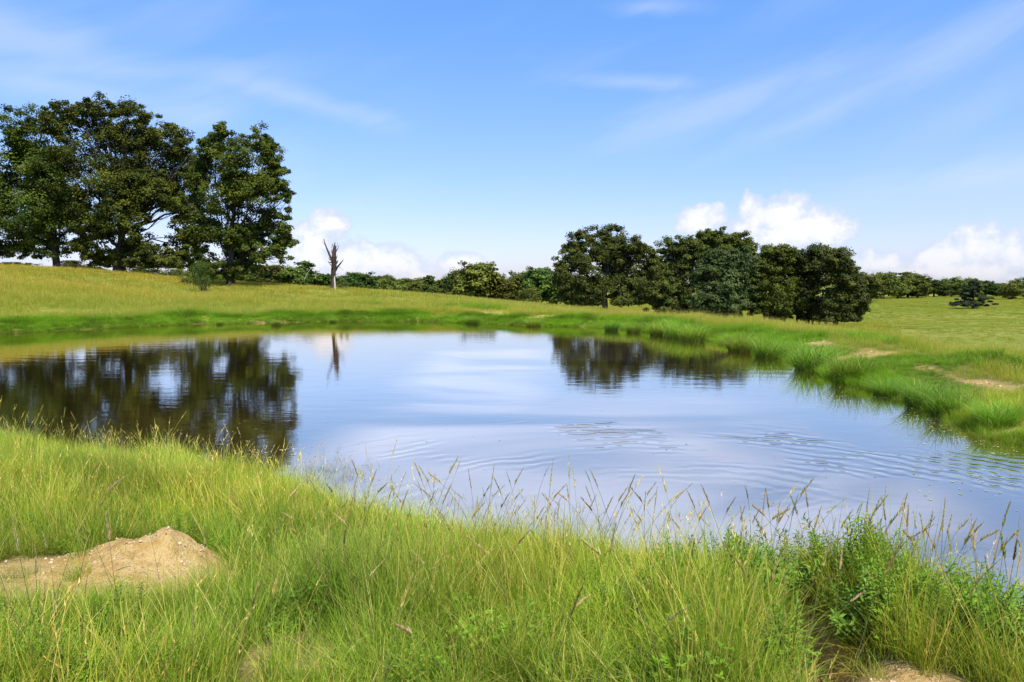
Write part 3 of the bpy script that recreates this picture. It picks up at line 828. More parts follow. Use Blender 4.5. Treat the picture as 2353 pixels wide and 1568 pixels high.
G1 = 'large oaks on the hill at the left'
big_tree('oak_tree', 130, 620, 87, [(-90, 470, 75), (-30, 450, 65), (20, 405, 55), (80, 370, 62), (60, 300, 45), (40, 340, 42), (90, 270, 38), (-20, 500, 75), (70, 455, 70), (140, 420, 60),
         (150, 490, 55), (60, 535, 60), (-40, 560, 45), (200, 470, 45), (190, 540, 35), (130, 560, 35), (-110, 540, 60), (10, 575, 22), (-60, 600, 22), (180, 575, 30), (60, 580, 30), (100, 500, 60), (20, 470, 60), (160, 380, 50), (230, 520, 40), (110, 585, 22)],
         'leftmost oak, broad crown running out of the frame over a slim dark trunk', 'tree', G1, 1, 330, 200, .30, .42, .2)
big_tree('oak_tree', 275, 628, 86, [(125, 262, 34), (180, 262, 40), (235, 248, 34), (290, 256, 38), (345, 280, 38), (395, 315, 36), (440, 350, 34), (150, 320, 50), (225, 320, 55), (300, 330, 60), (370, 370, 55),
         (430, 410, 45), (190, 400, 60), (270, 410, 65), (350, 440, 60), (220, 490, 55), (310, 510, 50), (400, 480, 48), (420, 545, 38), (360, 580, 36), (400, 612, 22), (230, 560, 40), (340, 605, 24), (280, 590, 30), (210, 585, 32), (380, 600, 30), (430, 590, 30), (300, 450, 60), (390, 440, 50), (280, 545, 40), (330, 585, 34), (240, 605, 22), (440, 500, 40), (250, 300, 45), (462, 400, 32), (465, 460, 36), (320, 600, 28), (365, 606, 26), (410, 598, 32), (445, 545, 36)],
         'tallest oak of the hill group, domed crown on a thick dark trunk', 'tree', G1, 2, 430, 190, .30, .72, .16)
big_tree('oak_tree', 530, 655, 78, [(515, 310, 28), (505, 300, 18), (580, 315, 32), (618, 355, 34), (480, 350, 30), (545, 370, 48), (640, 415, 34), (600, 430, 48), (520, 450, 52), (655, 440, 22), (590, 505, 45), (500, 530, 48), (640, 520, 30),
         (655, 560, 24), (450, 520, 34), (620, 570, 28), (460, 590, 30), (540, 590, 42), (500, 620, 28), (585, 625, 26), (545, 635, 24), (430, 460, 25), (650, 590, 14), (458, 395, 32), (560, 430, 40), (560, 550, 40), (470, 620, 24), (665, 480, 14)],
         'oak at the right end of the hill group, next to the dead trunk', 'tree', G1, 3, 310, 200, .28, .45, .14)

G2 = 'oaks of the dark grove beyond the dam'
GR = [(.060, .078, .016), (.074, .092, .017), (.050, .066, .014), (.088, .106, .020)]
big_tree('grove_tree', 1390, 714, 79, [(1410, 540, 32), (1370, 542, 30), (1318, 552, 32), (1296, 590, 26), (1345, 585, 34), (1420, 585, 40), (1288, 625, 24), (1450, 560, 30), (1395, 590, 38), (1480, 585, 28), (1340, 620, 38), (1300, 640, 28), (1440, 620, 45), (1390, 650, 42),
         (1490, 635, 38), (1310, 670, 32), (1450, 675, 38), (1360, 690, 24), (1495, 690, 28), (1340, 700, 18), (1420, 700, 20), (1350, 668, 34), (1430, 690, 34), (1470, 660, 36), (1500, 650, 32), (1330, 690, 26), (1290, 662, 24), (1500, 620, 28)],
         'open crowned oak standing at the left end of the dark grove', 'tree', G2, 4, 330, 200, .26, .3, .2, GR)
big_tree('grove_tree', 1545, 736, 80, [(1505, 600, 30), (1512, 640, 36), (1508, 690, 32), (1540, 570, 32), (1590, 570, 34), (1555, 640, 44), (1570, 570, 30), (1525, 620, 34), (1560, 620, 42), (1590, 600, 34), (1540, 670, 38), (1580, 680, 38), (1530, 705, 28), (1570, 715, 28), (1610, 640, 30)],
         'shadowed grove tree just right of the open crowned oak', 'tree', G2, 5, 170, 210, .27, .3, .2, GR, stems=[(-.8, .5, .15), (1.4, 0, .13)])
big_tree('grove_tree', 1620, 745, 83, [(1600, 552, 24), (1630, 548, 26), (1660, 550, 26), (1650, 590, 32), (1610, 590, 32), (1700, 560, 28), (1725, 575, 24), (1690, 600, 36)],
         'highest tree of the grove, its top rising behind the others', 'tree', G2, 6, 140, 210, .27, .3, .3, [(.088, .112, .016), (.074, .096, .015)], stems=[(.8, .5, .12)])
big_tree('grove_tree', 1665, 750, 75, [(1650, 595, 30), (1690, 600, 34), (1620, 630, 32), (1665, 640, 42), (1715, 640, 34), (1620, 680, 34), (1665, 690, 38), (1710, 690, 34), (1600, 700, 24), (1640, 715, 22), (1690, 720, 22)],
         'grey green rounded tree at the front middle of the grove', 'tree', G2, 7, 190, 210, .26, .26, .2, [(.090, .110, .034), (.076, .096, .028), (.062, .080, .022)], stems=[(-1.3, .2, .12), (-.6, .8, .1), (1.2, .3, .14)])
big_tree('grove_tree', 1770, 752, 77, [(1742, 600, 30), (1738, 660, 34), (1728, 708, 26), (1770, 578, 26), (1800, 585, 26), (1780, 620, 32), (1745, 640, 28), (1800, 650, 38), (1775, 690, 36), (1815, 700, 32), (1750, 700, 24), (1790, 730, 18)],
         'tree of the grove with yellow green lower branches', 'tree', G2, 8, 160, 210, .26, .26, .2, [(.080, .10, .015), (.105, .12, .015), (.058, .075, .014)], stems=[(-.6, 0, .12), (.7, .3, .1), (1.6, 0, .12)])
big_tree('grove_tree', 1855, 754, 79, [(1812, 598, 30), (1822, 655, 36), (1808, 705, 26), (1840, 585, 26), (1870, 590, 30), (1850, 630, 36), (1880, 650, 38), (1850, 690, 34), (1880, 710, 30), (1900, 600, 26), (1850, 725, 20)],
         'dark dense tree, second from the right end of the grove', 'tree', G2, 9, 160, 210, .26, .26, .22, GR, stems=[(.6, 0, .1), (-1.1, .4, .12)])
big_tree('grove_tree', 1920, 756, 75, [(1975, 655, 24), (1978, 700, 24), (1950, 735, 22), (1895, 738, 24), (1905, 590, 28), (1935, 600, 28), (1925, 640, 38), (1955, 640, 28), (1965, 680, 26), (1925, 690, 38), (1975, 705, 18), (1955, 725, 24), (1900, 730, 24), (1930, 740, 18)],
         'dark rounded tree closing the grove at its right end', 'tree', G2, 10, 190, 210, .26, .26, .2, GR, stems=[(-.9, .2, .12), (-1.7, .5, .1)])
print('big trees done')

# far trees: six kinds of their own shape, copied one by one


def far_kind(seed, shape):
    r = np.random.default_rng(seed); acc = Acc(); m = 60; tk = Acc()
    if shape == 'round': base = [(0, 0, .62, .33), (.17, .05, .52, .26), (-.18, 0, .5, .26), (.02, .1, .36, .26), (.08, -.1, .75, .2), (-.1, .1, .7, .2), (.2, 0, .3, .2), (-.22, .1, .28, .2)]
    elif shape == 'tall': base = [(0, 0, .78, .17), (.07, 0, .6, .2), (-.08, 0, .55, .2), (.02, 0, .38, .22), (.1, 0, .25, .16), (-.1, 0, .24, .16)]
    elif shape == 'broad': base = [(0, 0, .66, .3), (.28, 0, .52, .26), (-.28, 0, .5, .26), (.4, .1, .36, .2), (-.42, 0, .34, .2), (.12, 0, .35, .26), (-.14, 0, .33, .26), (.1, 0, .78, .18)]
    else: base = [(0, 0, .5, .4), (.25, 0, .35, .3), (-.25, 0, .33, .3), (.05, .1, .28, .3), (-.1, -.1, .65, .25)]
    LB = np.array(base); LB[:, :2] += r.normal(0, .03, (len(LB), 2)); li = r.integers(0, len(LB), m * 2)
    d = r.normal(size=(m * 2, 3)); d /= np.linalg.norm(d, axis=1)[:, None]
    pc = LB[li, :3] + d * (LB[li, 3] * r.uniform(.1, .95, m * 2) ** .6)[:, None]
    pc[:, 2] = np.clip(pc[:, 2], .06, 1); pr = LB[li, 3] * r.uniform(.3, .5, m * 2)
    leaves(acc, pc, pr, 62, .042, r, [(.085, .118, .020), (.070, .100, .018), (.108, .138, .022)], np.array([0, 0, .4]))
    tube(tk, [(0, 0, -.1), (0, 0, .2), (.01, 0, .6)], [.03, .022, .01], 6, r=r)
    for L_ in LB: limb(tk, np.array([0, 0, .2]), L_[:3], .012, .004, r, 0, 3, 4)
    return acc.mesh('crown', M_FAR), tk.mesh('trunk', M_BARK)


KINDS = {s: [far_kind(300 + 10 * a + b, s) for b in range(3)] for a, s in enumerate(('round', 'tall', 'broad', 'bush'))}
rt = random.Random(5)


def far_tree(px, ytop, wpx, D, shape, label, group, name='far_tree', cat='tree', yb=None):
    g = at_depth(px, 700, D); zb = float(H(g[0:1], g[1:2])[0])
    if yb: zb = at_depth(px, yb, D)[2]
    top = at_depth(px, ytop, D)[2]; h = max(1.5, top - zb) / 0.90
    root = thing(name, (g[0], g[1], zb - .05), label, cat, group)
    cme, tme = rt.choice(KINDS[shape])
    ww = {'round': .9, 'tall': .55, 'broad': 1.25, 'bush': 1.2}[shape]
    root.scale = (wpx * D / F / ww * 1.4, wpx * D / F / ww * 1.4, h); root.rotation_euler = (0, 0, rt.uniform(0, 6.28))
    link('trunk', tme, root); link('crown', cme, root)
    return root


GT = 'trees of the treeline behind the slope'
nearline = [(612, 606, 95, 108, 'round', 'round bright tree showing right of the last hill oak'),
            (668, 612, 80, 116, 'round', 'low round tree between the hill oaks and the dead trunk'),
            (708, 604, 52, 122, 'tall', 'dark narrow tree with a bare branch left of the dead trunk'),
            (745, 628, 50, 126, 'round', 'small tree directly behind the dead trunk'),
            (800, 640, 44, 130, 'bush', 'low dark bush right behind the dead trunk at its right side'),
            (828, 624, 70, 118, 'round', 'light yellow green round tree right of the dead trunk'),
            (870, 640, 48, 124, 'round', 'green round tree beside the light yellow green one'),
            (915, 646, 70, 150, 'broad', 'low broad tree on the slope edge below the cloud'),
            (958, 648, 50, 160, 'round', 'small round tree left of the narrow pointed one'),
            (985, 636, 34, 150, 'tall', 'narrow pointed tree in the middle of the treeline'),
            (1010, 646, 34, 155, 'tall', 'thin dark tree next to the narrow pointed one'),
            (1042, 630, 56, 128, 'round', 'tree at the left foot of the big domed tree'),
            (1065, 616, 70, 122, 'round', 'left shoulder tree of the big domed tree'),
            (1098, 600, 92, 118, 'round', 'big domed tree, highest of the middle treeline'),
            (1140, 626, 66, 120, 'round', 'right shoulder tree of the big domed tree'),
            (1196, 622, 66, 122, 'round', 'tree left of the pair beside the grove'),
            (1236, 612, 76, 118, 'round', 'light topped round tree near the left end of the grove'),
            (1278, 622, 66, 116, 'round', 'tree half hidden by the open crowned oak'),
            (1320, 650, 60, 118, 'round', 'tree seen low behind the open crowned oak'),
            (1215, 655, 60, 112, 'bush', 'brownish low bush at the foot of the light topped tree')]
for p in nearline: far_tree(p[0], p[1], p[2], p[3], p[4], p[5], GT)
LOWB = 'low shrub showing beneath the hill oaks'
for px, yt, ww_, D in ((20, 600, 90, 105), (75, 604, 80, 108), (180, 596, 90, 104), (225, 604, 60, 110), (330, 606, 90, 106), (400, 612, 70, 108), (455, 610, 70, 104), (-60, 598, 100, 108), (500, 616, 80, 106), (565, 618, 70, 104)):
    far_tree(px, yt, ww_, D, 'bush', LOWB, 'shrubs beneath the hill oaks', 'shrub', 'shrub')
# far wooded ridge in the middle, tree by tree
LR = 'small tree in the far wooded ridge at the skyline, middle'
for k_ in range(34):
    px = 560 + k_ * 24 + rt.uniform(-8, 8); D = rt.uniform(260, 380)
    far_tree(px, 640 + 8 * math.sin(px * .013) + rt.uniform(-4, 4), rt.uniform(34, 52), D, 'round', LR, 'trees of the far ridge')
# right treeline
GRt = 'trees of the treeline behind the meadow'
rl = [(2000, 632, 60, 175, 'round', 'tree at the left end of the meadow treeline, touching the grove', 'x'),
      (2030, 624, 54, 200, 'round', 'tall round tree with a wispy top in the meadow treeline', 'x'),
      (2062, 634, 50, 205, 'round', 'shorter tree right of the wispy topped one', 'x'),
      (2085, 628, 48, 215, 'tall', 'narrow tree at the highest part of the meadow treeline', 'x'),
      (2108, 630, 58, 210, 'round', 'dark rounded tree where the meadow treeline steps down', 'x'),
      (2145, 642, 56, 225, 'round', 'first lower tree after the step of the meadow treeline', 'x'),
      (2185, 638, 50, 228, 'round', 'lower dark tree left of the lone cedar', 'x'),
      (2225, 640, 52, 230, 'round', 'tree directly behind the lone cedar', 'x'),
      (2262, 644, 48, 232, 'round', 'tree right behind the lone cedar', 'x'),
      (2290, 650, 44, 232, 'round', 'small tree in the dip right of the lone cedar', 'x'),
      (2325, 644, 62, 190, 'broad', 'broad tree with a low skirt near the right frame edge', 'x'),
      (2365, 640, 60, 195, 'round', 'tree cut by the right frame edge', 'x'),
      (2425, 636, 70, 200, 'round', 'tree just past the right frame edge', 'x'),
      (1975, 640, 50, 180, 'round', 'tree mostly hidden by the right end of the grove', 'x')]
for p in rl: far_tree(p[0], p[1], p[2], p[3], p[4], p[5], GRt)
for k_ in range(16):
    px = 1960 + k_ * 28 + rt.uniform(-6, 6)
    far_tree(px, 652 + rt.uniform(-6, 5), rt.uniform(40, 60), rt.uniform(232, 262), 'round', 'background tree filling the rear row of the meadow treeline', 'rear row of the meadow treeline')

# lone cedar in the meadow: layered flat sprays
r = np.random.default_rng(77); base = at_depth(2236, 706, 128); base[2] = float(H(base[0:1], base[1:2])[0])
root = thing('cedar_tree', base, 'lone dark conical cedar standing in the right meadow', 'tree')
acc = Acc(); m = 128 / F; pc = []; pr = []
for i in range(110):
    h = r.uniform(0, 1) ** 1.2; wv_ = 48 * m * (1 - h) ** .75
    a = r.uniform(0, 6.28); q = wv_ * r.uniform(.2, 1)
    pc.append((q * np.cos(a), q * np.sin(a), .5 + h * 58 * m)); pr.append(r.uniform(.35, .75))
leaves(acc, np.array(pc), np.array(pr), 90, .26, r, [(.035, .048, .020), (.028, .040, .018)], np.array([0, 0, 2]), flat=.35)
link('crown', acc.mesh('crown', M_FAR), root)
tk = Acc(); tube(tk, [(0, 0, -.1), (0, 0, 1), (0, 0, 4)], [.2, .16, .04], 7, r=r); link('trunk', tk.mesh('trunk', M_BARK, True), root)

# ------------------------------------------------------------------ dead trunk
r = np.random.default_rng(9); D = 74; base = at_depth(765, 667, D); base[2] = float(H(base[0:1], base[1:2])[0]) - .05
root = thing('dead_tree', base, 'bare broken dead tree trunk with two forked limbs on the slope', 'dead tree')


def dp(px, py, yo=0.0):
    q = at_depth(px, py, D) - base; return np.array([q[0], yo, q[2]])


tk = Acc()
tube(tk, [dp(765, 672), dp(765, 655), dp(766, 640), dp(767, 622), dp(768, 605), dp(768, 590)], [.30, .24, .21, .24, .26, .22], 12, jag=.26, r=r)
tube(tk, [dp(768, 592), dp(766, 578, .05), dp(768, 566), dp(770, 556, .05)], [.25, .17, .11, .03], 8, jag=.2, r=r)
tube(tk, [dp(769, 592), dp(771, 574, -.1), dp(772, 565, -.1)], [.16, .1, .04], 7, jag=.2, r=r)
link('trunk', tk.mesh('trunk', M_DEAD, True), root)
for pts, rd in (([(766, 606, 0), (760, 594, .1), (753, 578, .1), (748, 564, .0), (744, 549, -.1)], [.17, .13, .10, .075, .03]),
                ([(770, 622, 0), (776, 614, -.1), (783, 606, -.2), (790, 597, -.2)], [.13, .10, .07, .03]),
                ([(768, 613, 0), (773, 604, .2), (775, 598, .3)], [.13, .09, .03]),
                ([(771, 580, 0), (775, 571, .2), (779, 562, .2)], [.06, .04, .01]),
                ([(763, 604, 0), (757, 604, -.2), (755, 600, -.3)], [.08, .05, .02])):
    a = Acc(); tube(a, [dp(*p) for p in pts], rd, 7, jag=.15, r=r); link('limb', a.mesh('limb', M_DEAD, True), root)
for pts, rd in (([(748, 564, 0), (744, 560, 0), (739, 553, 0)], [.035, .025, .01]), ([(757, 588, .1), (754, 583, .2), (756, 577, .3)], [.04, .03, .01]),
                ([(778, 611, -.2), (784, 616, -.4), (792, 622, -.5)], [.03, .02, .008]), ([(768, 628, -.2), (776, 632, -.4), (780, 628, -.5)], [.04, .03, .01]),
                ([(769, 572, 0), (774, 566, .1), (776, 556, .1)], [.035, .02, .008]), ([(762, 570, 0), (764, 562, 0), (765, 560, 0)], [.03, .03, .02]), ([(766, 600, -.2), (760, 598, -.4), (757, 592, -.5)], [.05, .04, .01]),
                ([(770, 600, -.2), (775, 594, -.3), (777, 586, -.3)], [.05, .035, .01]), ([(764, 585, 0), (760, 578, .2), (761, 570, .2)], [.05, .03, .01]), ([(767, 615, -.25), (762, 609, -.4), (759, 606, -.5)], [.06, .05, .02])):
    a = Acc(); tube(a, [dp(*p) for p in pts], rd, 5, jag=.1, r=r); link('twig', a.mesh('twig', M_DEAD, True), root)
a = Acc(); tube(a, [dp(770, 668, -.22), dp(770.5, 655, -.24), dp(770, 643, -.22), dp(770, 634, -.2)], [.12, .10, .08, .02], 6, jag=.2, r=r)  # paler strip up the right side of the trunk
link('pale_strip', a.mesh('pale_strip', M_PALE, True), root)


# bare pale limbs in the treeline behind
for nm, pts, lab in (('dead_branch', [(700, 642), (706, 628), (716, 615)], 'pale bare branch leaning in the treeline left of the dead trunk'),
                     ('dead_branch', [(725, 640), (727, 628), (738, 618)], 'thin pale bare branch curving close beside the dead trunk')):
    q = [at_depth(a_, b_, 100) for a_, b_ in pts]; a = Acc(); tube(a, [q_ - q[0] for q_ in q], [.05, .04, .02], 5, r=r)
    tag(link(nm, a.mesh(nm, M_PALE, True), None, q[0]), lab, 'branch')


# ------------------------------------------------------------------ shrubs, weeds, clumps, stalks
def leafy_bush(name, px, py, D, wpx, hpx, label, cat, cols, seed, leaf=.14, n=26, per=70, group=None):
    r = np.random.default_rng(seed); base = at_depth(px, py, D); base[2] = float(H(base[0:1], base[1:2])[0]) - .03; m = D / F
    root = thing(name, base, label, cat, group)
    hh = r.uniform(.15, 1, n); aa = r.uniform(0, 6.28, n); q = wpx * m * .5 * np.sqrt(r.uniform(0, 1, n)) * (1 - .6 * hh)
    pc = np.stack([q * np.cos(aa), q * np.sin(aa), hh * hpx * m], 1); pr = r.uniform(.12, .26, n) * hpx * m * .8
    acc = Acc(); leaves(acc, pc, pr, per, leaf, r, cols, np.array([0, 0, 0]), flat=1.0); link('foliage', acc.mesh('foliage', M_WEED), root)
    tk = Acc()
    for k in range(0, n, 3): limb(tk, np.zeros(3), pc[k], .03, .01, r, 0, 3, 4)
    link('stem', tk.mesh('stem', M_BARK), root)


leafy_bush('sapling', 465, 674, 70, 52, 66, 'feathery light green sapling in front of the rightmost hill oak', 'sapling', [(.10, .17, .035), (.08, .14, .03)], 1, .10, 34, 70)
leafy_bush('shrub', 790, 668, 76, 44, 20, 'low green shrub at the right foot of the dead trunk', 'shrub', [(.11, .17, .035), (.09, .14, .03)], 2, .12, 20, 60)
leafy_bush('shrub', 428, 650, 76, 40, 16, 'low shrub left of the feathery sapling', 'shrub', [(.09, .14, .035)], 3, .12, 16, 60)

# tussocks along the shore
TUS = [tuft(400 + i, 720, 1.0, .42, .015, greens=[(.15, .30, .022), (.19, .34, .024), (.23, .37, .028)], straw=.04, segs=5, lean=(.02, .5), curl=(.15, .8)).mesh('grass_clump', None) for i in range(4)]
M_CL = foliage_mat('clump_blades', .38, .5, .12, .25)
for me_ in TUS: me_.materials.append(M_CL)
tus = [(1085, 744, .95, 'squat green grass clump in front of the far sandy patch'), (1225, 750, .9, 'green grass clump right of the far sandy patch'),
       (1405, 760, 1.0, 'small clump on the far shore below the open crowned oak'), (1455, 764, .95, 'clump left of the tall clumps on the far end of the dam'),
       (1515, 770, 1.25, 'first of the tall clumps at the far end of the dam'), (1555, 776, 1.5, 'tallest rounded clump at the far end of the dam'), (1592, 783, 1.35, 'clump right of the tallest one at the far end of the dam'),
       (1700, 808, 1.2, 'bright clump on the dam beside the pale ripple patch'), (1770, 822, 1.35, 'dark sided clump on the dam shore, middle'), (1868, 850, 1.4, 'big arching clump on the dam shore with a dark left side'),
       (1955, 880, 1.2, 'arching clump where the algae begins along the dam'), (2038, 912, .75, 'small dark round clump at the water edge of the dam'), (2125, 938, .95, 'upright clump on the dam left of the dirt patch'),
       (2185, 962, .95, 'leafy clump at the water edge by the dirt patch'), (2290, 1000, .8, 'bright clump near the right frame edge on the dam'), (635, 748, .7, 'dark little clump on the far shore below the hill oaks'),
       (505, 746, .55, 'tiny clump on the far shore below the sapling'), (765, 741, .6, 'dark clump on the far shore below the dead trunk')]
for i, (px, py, sc, lab) in enumerate(tus):
    q = at_z(px, py, .05); ds = q[:2] / np.linalg.norm(q[:2]) * .65; q[:2] += ds
    zz = float(H(q[0:1], q[1:2])[0]); o = tag(link('grass_clump', TUS[i % 4], None, (q[0], q[1], max(zz, .0))), lab, 'grass clump', 'grass clumps along the shore')
    f_ = sc * .86; o.scale = (f_ * 1.15, f_ * 1.15, f_); o.rotation_euler = (0, 0, i * 1.3)


# weeds: stems with whorls of narrow leaves
def weed_mesh(seed, h=.5, stems=1, wl=.095, ww=.018):
    r = np.random.default_rng(seed); A1 = Acc(); A2 = Acc()
    for s_ in range(stems):
        a0 = r.uniform(0, 6.28); hh = h * r.uniform(.75, 1.1); top = np.array([np.cos(a0) * .10 * hh * 2, np.sin(a0) * .10 * hh * 2, hh]); b0 = np.array([np.cos(a0), np.sin(a0), 0]) * .03
        P_ = limb(A1, b0, top, .004, .0015, r, 0, 5, 4, .05)
        nl = int(34 * hh / .5)
        for k in range(nl):
            t_ = .18 + .82 * k / nl; base = b0 + (top - b0) * t_; a = k * 2.4 + r.normal(0, .2); l = wl * (1.15 - .65 * t_) * r.uniform(.8, 1.2); up = .25 + .8 * t_ ** 2 + r.normal(0, .15)
            d = np.array([np.cos(a), np.sin(a), up]); d /= np.linalg.norm(d); s = np.array([-np.sin(a), np.cos(a), 0]) * ww * .5 * (1.2 - .4 * t_)
            c = pick([(.15, .27, .03), (.19, .31, .035), (.12, .23, .025)], 1, r)[0] * (.85 + .35 * t_)
            dz = np.array([0, 0, -.25 * l])
            A2.add([base, base + d * l * .45 - s, base + d * l * .45 + s, base + d * l + dz], [[0, 2, 3, 1]], c)
    return A1, A2


WD = []
for i in range(5):
    a1, a2 = weed_mesh(500 + i, stems=[3, 4, 2, 4, 3][i]); both = Acc()
    both.add(np.concatenate(a1.V), np.concatenate(a1.F), (.12, .15, .04)); both.add(np.concatenate(a2.V), np.concatenate(a2.F), np.concatenate(a2.C))
    WD.append((a1, a2, both))
WC = coll('weed_kind', [w_[2] for w_ in WD], M_GRASS)
x = rng.uniform(1.0, 6.2, 9000); y = rng.uniform(1.6, 5.6, 9000)
sd = sdist(x, y); bb = bare(x, y)
k = (sd > .35) & (rng.random(len(x)) > bb) & ((x - 1.5) * 1.0 + (y - 4.2) * .12 > 0 + (vnoise(x, y, .7, 71) - .5) * 1.0) & (rng.random(len(x)) < .30) & (np.hypot((x - 1.7) / 1.0, (y - 2.4) / .9) > 1)
x, y, sd = x[k], y[k], sd[k]
xa = np.concatenate([x, rng.normal(-3.1, .9, 180), rng.normal(-1.9, .35, 60), rng.normal(.9, .35, 60)]); ya = np.concatenate([y, rng.normal(6.6, .5, 180), rng.normal(2.6, .3, 60), rng.normal(3.9, .4, 60)])
kk = sdist(xa, ya) > .3; xa, ya = xa[kk], ya[kk]
n = len(xa); s = rng.uniform(.5, 1.0, n); s = np.where(xa < 1, s * .7, s)
tn = (vnoise(xa, ya, .6, 72)[:, None]); tint = (np.array([.9, .95, 1]) * (1 - tn) + np.array([1.35, 1.15, .9]) * tn)
scatter('weeds', np.stack([xa, ya, H(xa, ya)], 1), rots(n, .32), np.stack([s, s, s], 1), rng.integers(0, 5, n), tint, WC,
        'leafy green weeds massed on the near bank', 'weeds')
print('weeds', n)
wl_ = [(1760, 1262, .85), (1830, 1268, .8), (1905, 1290, .75), (1985, 1310, .8), (2050, 1330, .75), (2108, 1345, .9), (2180, 1350, 1.0), (2260, 1372, .9), (2330, 1385, .95)]
wlab = ['leafy weed overhanging the bare cut bank, leftmost of the row', 'bushy weed second from the cut bank by the water', 'leafy weed behind the reddish gully', 'leafy weed where the bank starts to fall right',
        'weed between two leaning seed stalks on the right bank', 'upright weed with pointed leaves on the right bank crest', 'tallest upright weed on the right bank crest', 'weed next to the last of the tall weeds', 'weed at the right frame edge against the water']
for i, ((px, py, sc), lab) in enumerate(zip(wl_, wlab)):
    q = at_depth(px, py, 4.6 - .0016 * (px - 1760)); zg = float(H(q[0:1], q[1:2])[0])
    root = thing('weed_plant', (q[0], q[1], zg), lab, 'weed', 'leafy weeds on the right bank crest')
    a1, a2, _ = WD[i % 5][:3]
    if i < 5: WD[i] = (a1, a2, _, [a1.mesh('stem', M_WEED), a2.mesh('leaves', M_WEED)])
    ms = WD[i % 5][3]; link('stem', ms[0], root); link('leaves', ms[1], root)
    root.scale = (sc, sc, sc); root.rotation_euler = (0, 0, i * 1.1)


# seed stalks: slender stem and a loose head
def stalk_mesh(seed, lean, curl, head=.18, cols=STRAW, stemc=(.26, .27, .10), fat=.013, n=90):
    if cols is DARKH: n, fat = 30, .009
    r = np.random.default_rng(seed); A1 = Acc(); A2 = Acc(); t_ = np.linspace(0, 1, 9)
    P_ = np.stack([lean * t_ + curl * t_ ** 3, .03 * np.sin(t_ * 3 + seed), t_ * (1 - .3 * lean ** 2) - .5 * curl * t_ ** 4], 1)
    tube(A1, P_, .0026 - .0015 * t_, 4, stemc, r=r)
    for k in range(2):
        q = P_[[2, 4][k]]
        strip(A1, q[None], np.array([r.uniform(0, 6.28)]), np.array([.22]), np.array([.005]), np.array([.5]), np.array([.5]), 4, np.array([[.2, .26, .06]]), np.array([[.30, .27, .10]]), r=r)
    d = P_[-1] - P_[-2]; d /= np.linalg.norm(d)
    seedhead(A2, P_[-1], d, head, r, cols, n, fat)
    d2 = P_[-2] - P_[-3]; d2 /= np.linalg.norm(d2)
    return A1.mesh('stem', M_STALK), A2.mesh('seed_head', M_STALK)


PALE = [(.72, .58, .30), (.78, .65, .40), (.66, .52, .24)]; DARKH = [(.26, .27, .10), (.32, .29, .12), (.22, .24, .09)]
ST = [stalk_mesh(i, [.08, .2, .32, .12, .26, .05, .38, .16][i % 8], [.03, .1, .18, .0, .05, .12, .1, .2][i % 8], [.16, .2, .14, .22, .18, .12, .17, .2][i % 8],
                 [PALE, STRAW, PALE, PALE, STRAW, DARKH, STRAW, PALE][i % 8], fat=[.011, .014, .016, .010, .012, .018, .014, .011][i % 8]) for i in range(8)]
rs = np.random.default_rng(50)


def stalks(n, pxr, dr, hr, label, group, top=None):
    for k in range(n):
        px = rs.uniform(*pxr); D = rs.uniform(*dr)
        q = at_depth(px, 1200, D); zg = float(H(q[0:1], q[1:2])[0])
        if zg < -.12: zg = -.12
        root = thing('grass_stalk', (q[0], q[1], zg - .02), label, 'grass stalk', group)
        ki = rs.integers(0, 8); a, b = ST[ki]; flip = rs.random() < .38
        root['label'] = label.replace('grass stalk', ['tan', 'golden', 'pale', 'slender tan', 'straw yellow', 'green', 'golden drooping', 'pale arching'][ki] + ' seed stalk leaning ' + ('left' if flip else 'right'), 1)
        hh = rs.uniform(*hr)
        if top: hh = max(.5, at_depth(px, top(px) + rs.uniform(-45, 60), D)[2] - zg)
        root.scale = (hh, hh, hh); root.rotation_euler = (0, 0, (3.14 if flip else 0.0) + rs.normal(0, .6))
        link('stem', a, root); link('seed_head', b, root)


stalks(88, (690, 1620), (5.2, 7.0), (.8, 1.15), 'grass stalk in front of the water at the middle', 'seed stalks before the water at the middle', lambda p: 1090 + .00006 * (p - 1100) ** 2)
stalks(60, (1620, 2345), (3.9, 5.4), (.8, 1.2), 'grass stalk above the leafy weeds on the right bank', 'seed stalks above the right bank', lambda p: 1120 + (p - 1700) * .10)
stalks(46, (5, 640), (8.0, 10.8), (.8, 1.1), 'grass stalk against the dark tree reflection', 'seed stalks before the tree reflection', lambda p: 945 + (p * .14))
stalks(70, (60, 2300), (2.3, 4.4), (.5, .85), 'grass stalk among the near grass', 'stalks among the near grass')
print('stalks done')

# ------------------------------------------------------------------ floating bits, pebbles
mfl, t = new_mat('floating_leaf_bits')
b = t.nodes.new('ShaderNodeBsdfPrincipled'); at = t.nodes.new('ShaderNodeAttribute'); at.attribute_name = 'Col'
t.links.new(at.outputs['Color'], b.inputs['Base Color']); b.inputs['Roughness'].default_value = .6
o = t.nodes.new('ShaderNodeOutputMaterial'); t.links.new(b.outputs[0], o.inputs[0])
acc = Acc(); r = np.random.default_rng(88)


